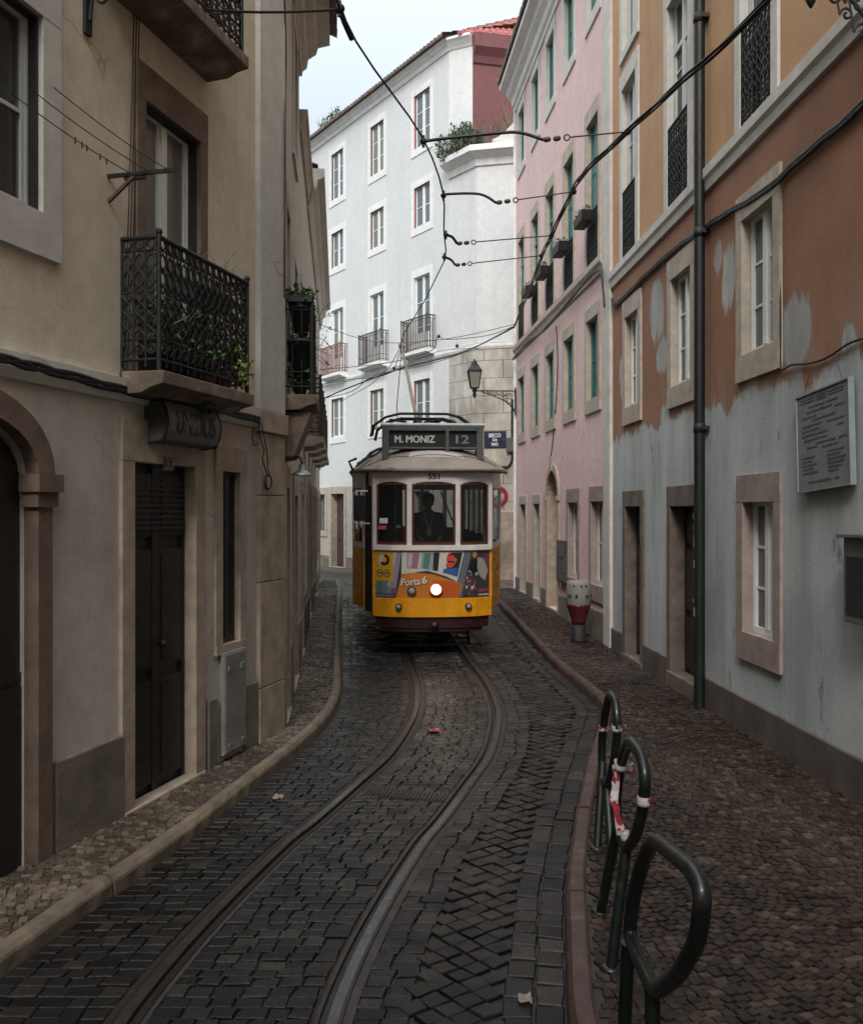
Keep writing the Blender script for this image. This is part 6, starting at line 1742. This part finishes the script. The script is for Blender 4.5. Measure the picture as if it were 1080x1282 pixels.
# weeds on ledges and eaves
def weeds(label, P, rads, n, size, m_='green_dull', bl=0, h=.4):
    rr = random.Random(len(label)); mb = MB(); o = Vector(P[0])
    for p, r in zip(P, rads):
        for k in range(3): leaves(mb, tuple(Vector(p)-o+Vector((rr.gauss(0,r[0]*.4), rr.gauss(0,r[1]*.4), r[2]*rr.uniform(.2,.8)))), (r[0]*.6,r[1]*.6,r[2]*.6), n//3, size, rr, up=.8)
        if bl: blades(mb, tuple(Vector(p)-o), (r[0],r[1]), bl, h, rr)
        for k in range(10):
            e = Vector((rr.gauss(0,r[0]*.5), rr.gauss(0,r[1]*.5), r[2]*rr.uniform(.6,1.4))); mb.tube([tuple(Vector(p)-o), tuple(Vector(p)-o+e*.5), tuple(Vector(p)-o+e)], .006, 4)
    return tag(mb.build('wild_plant', M[m_], None, o, fix=False), label, 'plant')
E1 = Vector((.55,28.0,12.5)); E2 = Vector((1.15,27.2,12.55))
weeds('bushy wild weeds growing on the ledge of the white corner', [E1.lerp(E2, f) for f in (0,.3,.6,.9,1.2)], [(.35,.3,.62),(.35,.3,.68),(.3,.3,.6),(.3,.25,.5),(.25,.2,.35)], 260, .10, 'green_dull', 80, .7)
weeds('dry reddish stalks in front of the oxblood upper wall', [Vector((1.5,27.3,12.6)), Vector((1.9,27.25,12.85)), Vector((2.2,27.2,13.1))], [(.3,.15,.25)]*3, 12, .08, 'straw', 40, 1.0)
weeds('sparse weeds rooted in the far eave tiles of the white house', [WW.W(WW.sY(Yv), -.2, 16.2) for Yv in (35.2,34.7,34.2)], [(.25,.2,.3)]*3, 40, .12, 'green_dull', 25, .45)
# flower boxes on the pink house
fl = None
labs = ['flower box on the nearest pink balcony, lowest in perspective and largest','flower box second from the grey pilaster on the pink front','flower box at the middle window of the pink front','flower box second from the alley on the pink front']
for k, (Yv, lab) in enumerate(zip((15.9,17.7,19.45,21.1), labs)):
    t = thing('flower_box', lab.replace('lowest in perspective and largest','beside the grey pilaster'), 'flower box', WP.W(WP.sY(Yv), -.05, 6.95), WP.rot, 'flower boxes on the pink house')
    mb = MB(); mb.prism([(-.28,0),(.28,0),(.33,.17),(-.33,.17)], -.22, -.03); mb.build('box', M['iron'], t, bevel=.01)
    rr = random.Random(40+k); mb = MB(); leaves(mb, (0,-.13,.19), (.34,.1,.06), 60, .06, rr); blades(mb, (0,-.13,.17), (.26,.06), 12, .14, rr); mb.build('foliage', M['green_dull'], t, fix=False)

# ================================================================== UNSEEN HOUSE ADDED BEHIND THE CAMERA TO SHADE THE NEAR STREET
WZ_ = Wall((9, -10.5), (-12, -12.0))
b = thing('shading_house', 'unseen tall house added behind the camera to shade the near street', 'house', (WZ_.pl.x, WZ_.pl.y, 0), WZ_.rot)
hops = [(2.0+3.2*k, 2.9+3.2*k, z0, z0+1.5) for k in range(6) for z0 in (1.2, 4.2, 7.3, 10.3)]
wall_mesh(WZ_.L, -.2, 12.5, hops, 8, .25, 'wall', M['row'], b)
for o in hops: add_window(b, *o, 'greypaint', 2, '', .07, 'stone_light', .13, .2, .15)
tiled_roof('roof', WZ_.L, 4, 1.6, M['tile'], b, (0,-.3,12.55))
# ================================================================== CAMERA, LIGHT, SKY
cam = bpy.data.cameras.new('camera'); co_ = bpy.data.objects.new('camera', cam); COL.objects.link(co_)
cam.sensor_fit = 'VERTICAL'; cam.sensor_height = 36; cam.lens = 36*FPX/1282; cam.clip_end = 1500; cam.clip_start = .05
co_.location = (0,0,CAMZ); co_.rotation_euler = (PI/2,0,0); S.camera = co_
SKY_SUN = 1.6
SKY_LOW, SKY_TOP = .60, 2.4     # an overcast sky is brightest overhead
SUN_EL, SUN_AZ = math.radians(40), math.radians(192)      # azimuth of the sun, clockwise from +Y
sd = bpy.data.lights.new('sun', 'SUN'); sd.energy = 1.5; sd.angle = math.radians(14); sd.color = (1,.97,.93)
so = bpy.data.objects.new('sun', sd); COL.objects.link(so)
dv = Vector((math.sin(SUN_AZ)*math.cos(SUN_EL), math.cos(SUN_AZ)*math.cos(SUN_EL), math.sin(SUN_EL)))
so.rotation_euler = dv.to_track_quat('Z', 'Y').to_euler()
w = bpy.data.worlds.new('World'); S.world = w; w.use_nodes = True; nt = w.node_tree; bg = nt.nodes['Background']
sk = nt.nodes.new('ShaderNodeTexSky'); sk.sky_type = 'NISHITA'; sk.sun_disc = False; sk.sun_elevation = SUN_EL; sk.sun_rotation = SUN_AZ
sk.dust_density = 3; sk.air_density = 1.0; sk.ozone_density = 1.5
mx = node(nt, 'ShaderNodeMix', data_type='RGBA'); mx.inputs[0].default_value = .84
nt.links.new(sk.outputs[0], mx.inputs[6]); mx.inputs[7].default_value = (6.6,7.3,7.8,1)     # overcast veil over the blue
tcw = node(nt, 'ShaderNodeTexCoord'); spw = node(nt, 'ShaderNodeSeparateXYZ'); nt.links.new(tcw.outputs['Generated'], spw.inputs[0])
ov = node(nt, 'ShaderNodeVectorMath', operation='SCALE'); nt.links.new(mx.outputs[2], ov.inputs[0])
gain = mth(nt, 'ADD', mth(nt, 'MULTIPLY', mth(nt, 'POWER', mth(nt, 'MAXIMUM', spw.outputs[2], 0.0), 1.6), SKY_TOP), SKY_LOW)
dp = node(nt, 'ShaderNodeVectorMath', operation='DOT_PRODUCT'); nt.links.new(tcw.outputs['Generated'], dp.inputs[0]); dp.inputs[1].default_value = tuple(dv)
gain = mth(nt, 'ADD', gain, mth(nt, 'MULTIPLY', mth(nt, 'POWER', mth(nt, 'MAXIMUM', dp.outputs['Value'], 0.0), 3.0), SKY_SUN))      # cloud glows around the veiled sun
nt.links.new(gain, ov.inputs['Scale'])
nt.links.new(ov.outputs[0], bg.inputs[0]); bg.inputs[1].default_value = .1
S.view_settings.view_transform = 'Standard'; S.view_settings.look = 'None'; S.view_settings.exposure = .32; S.view_settings.gamma = 1
S.cycles.use_denoising = True
S.cycles.max_bounces = 8; S.cycles.diffuse_bounces = 4; S.cycles.transparent_max_bounces = 16; S.cycles.sample_clamp_indirect = 6
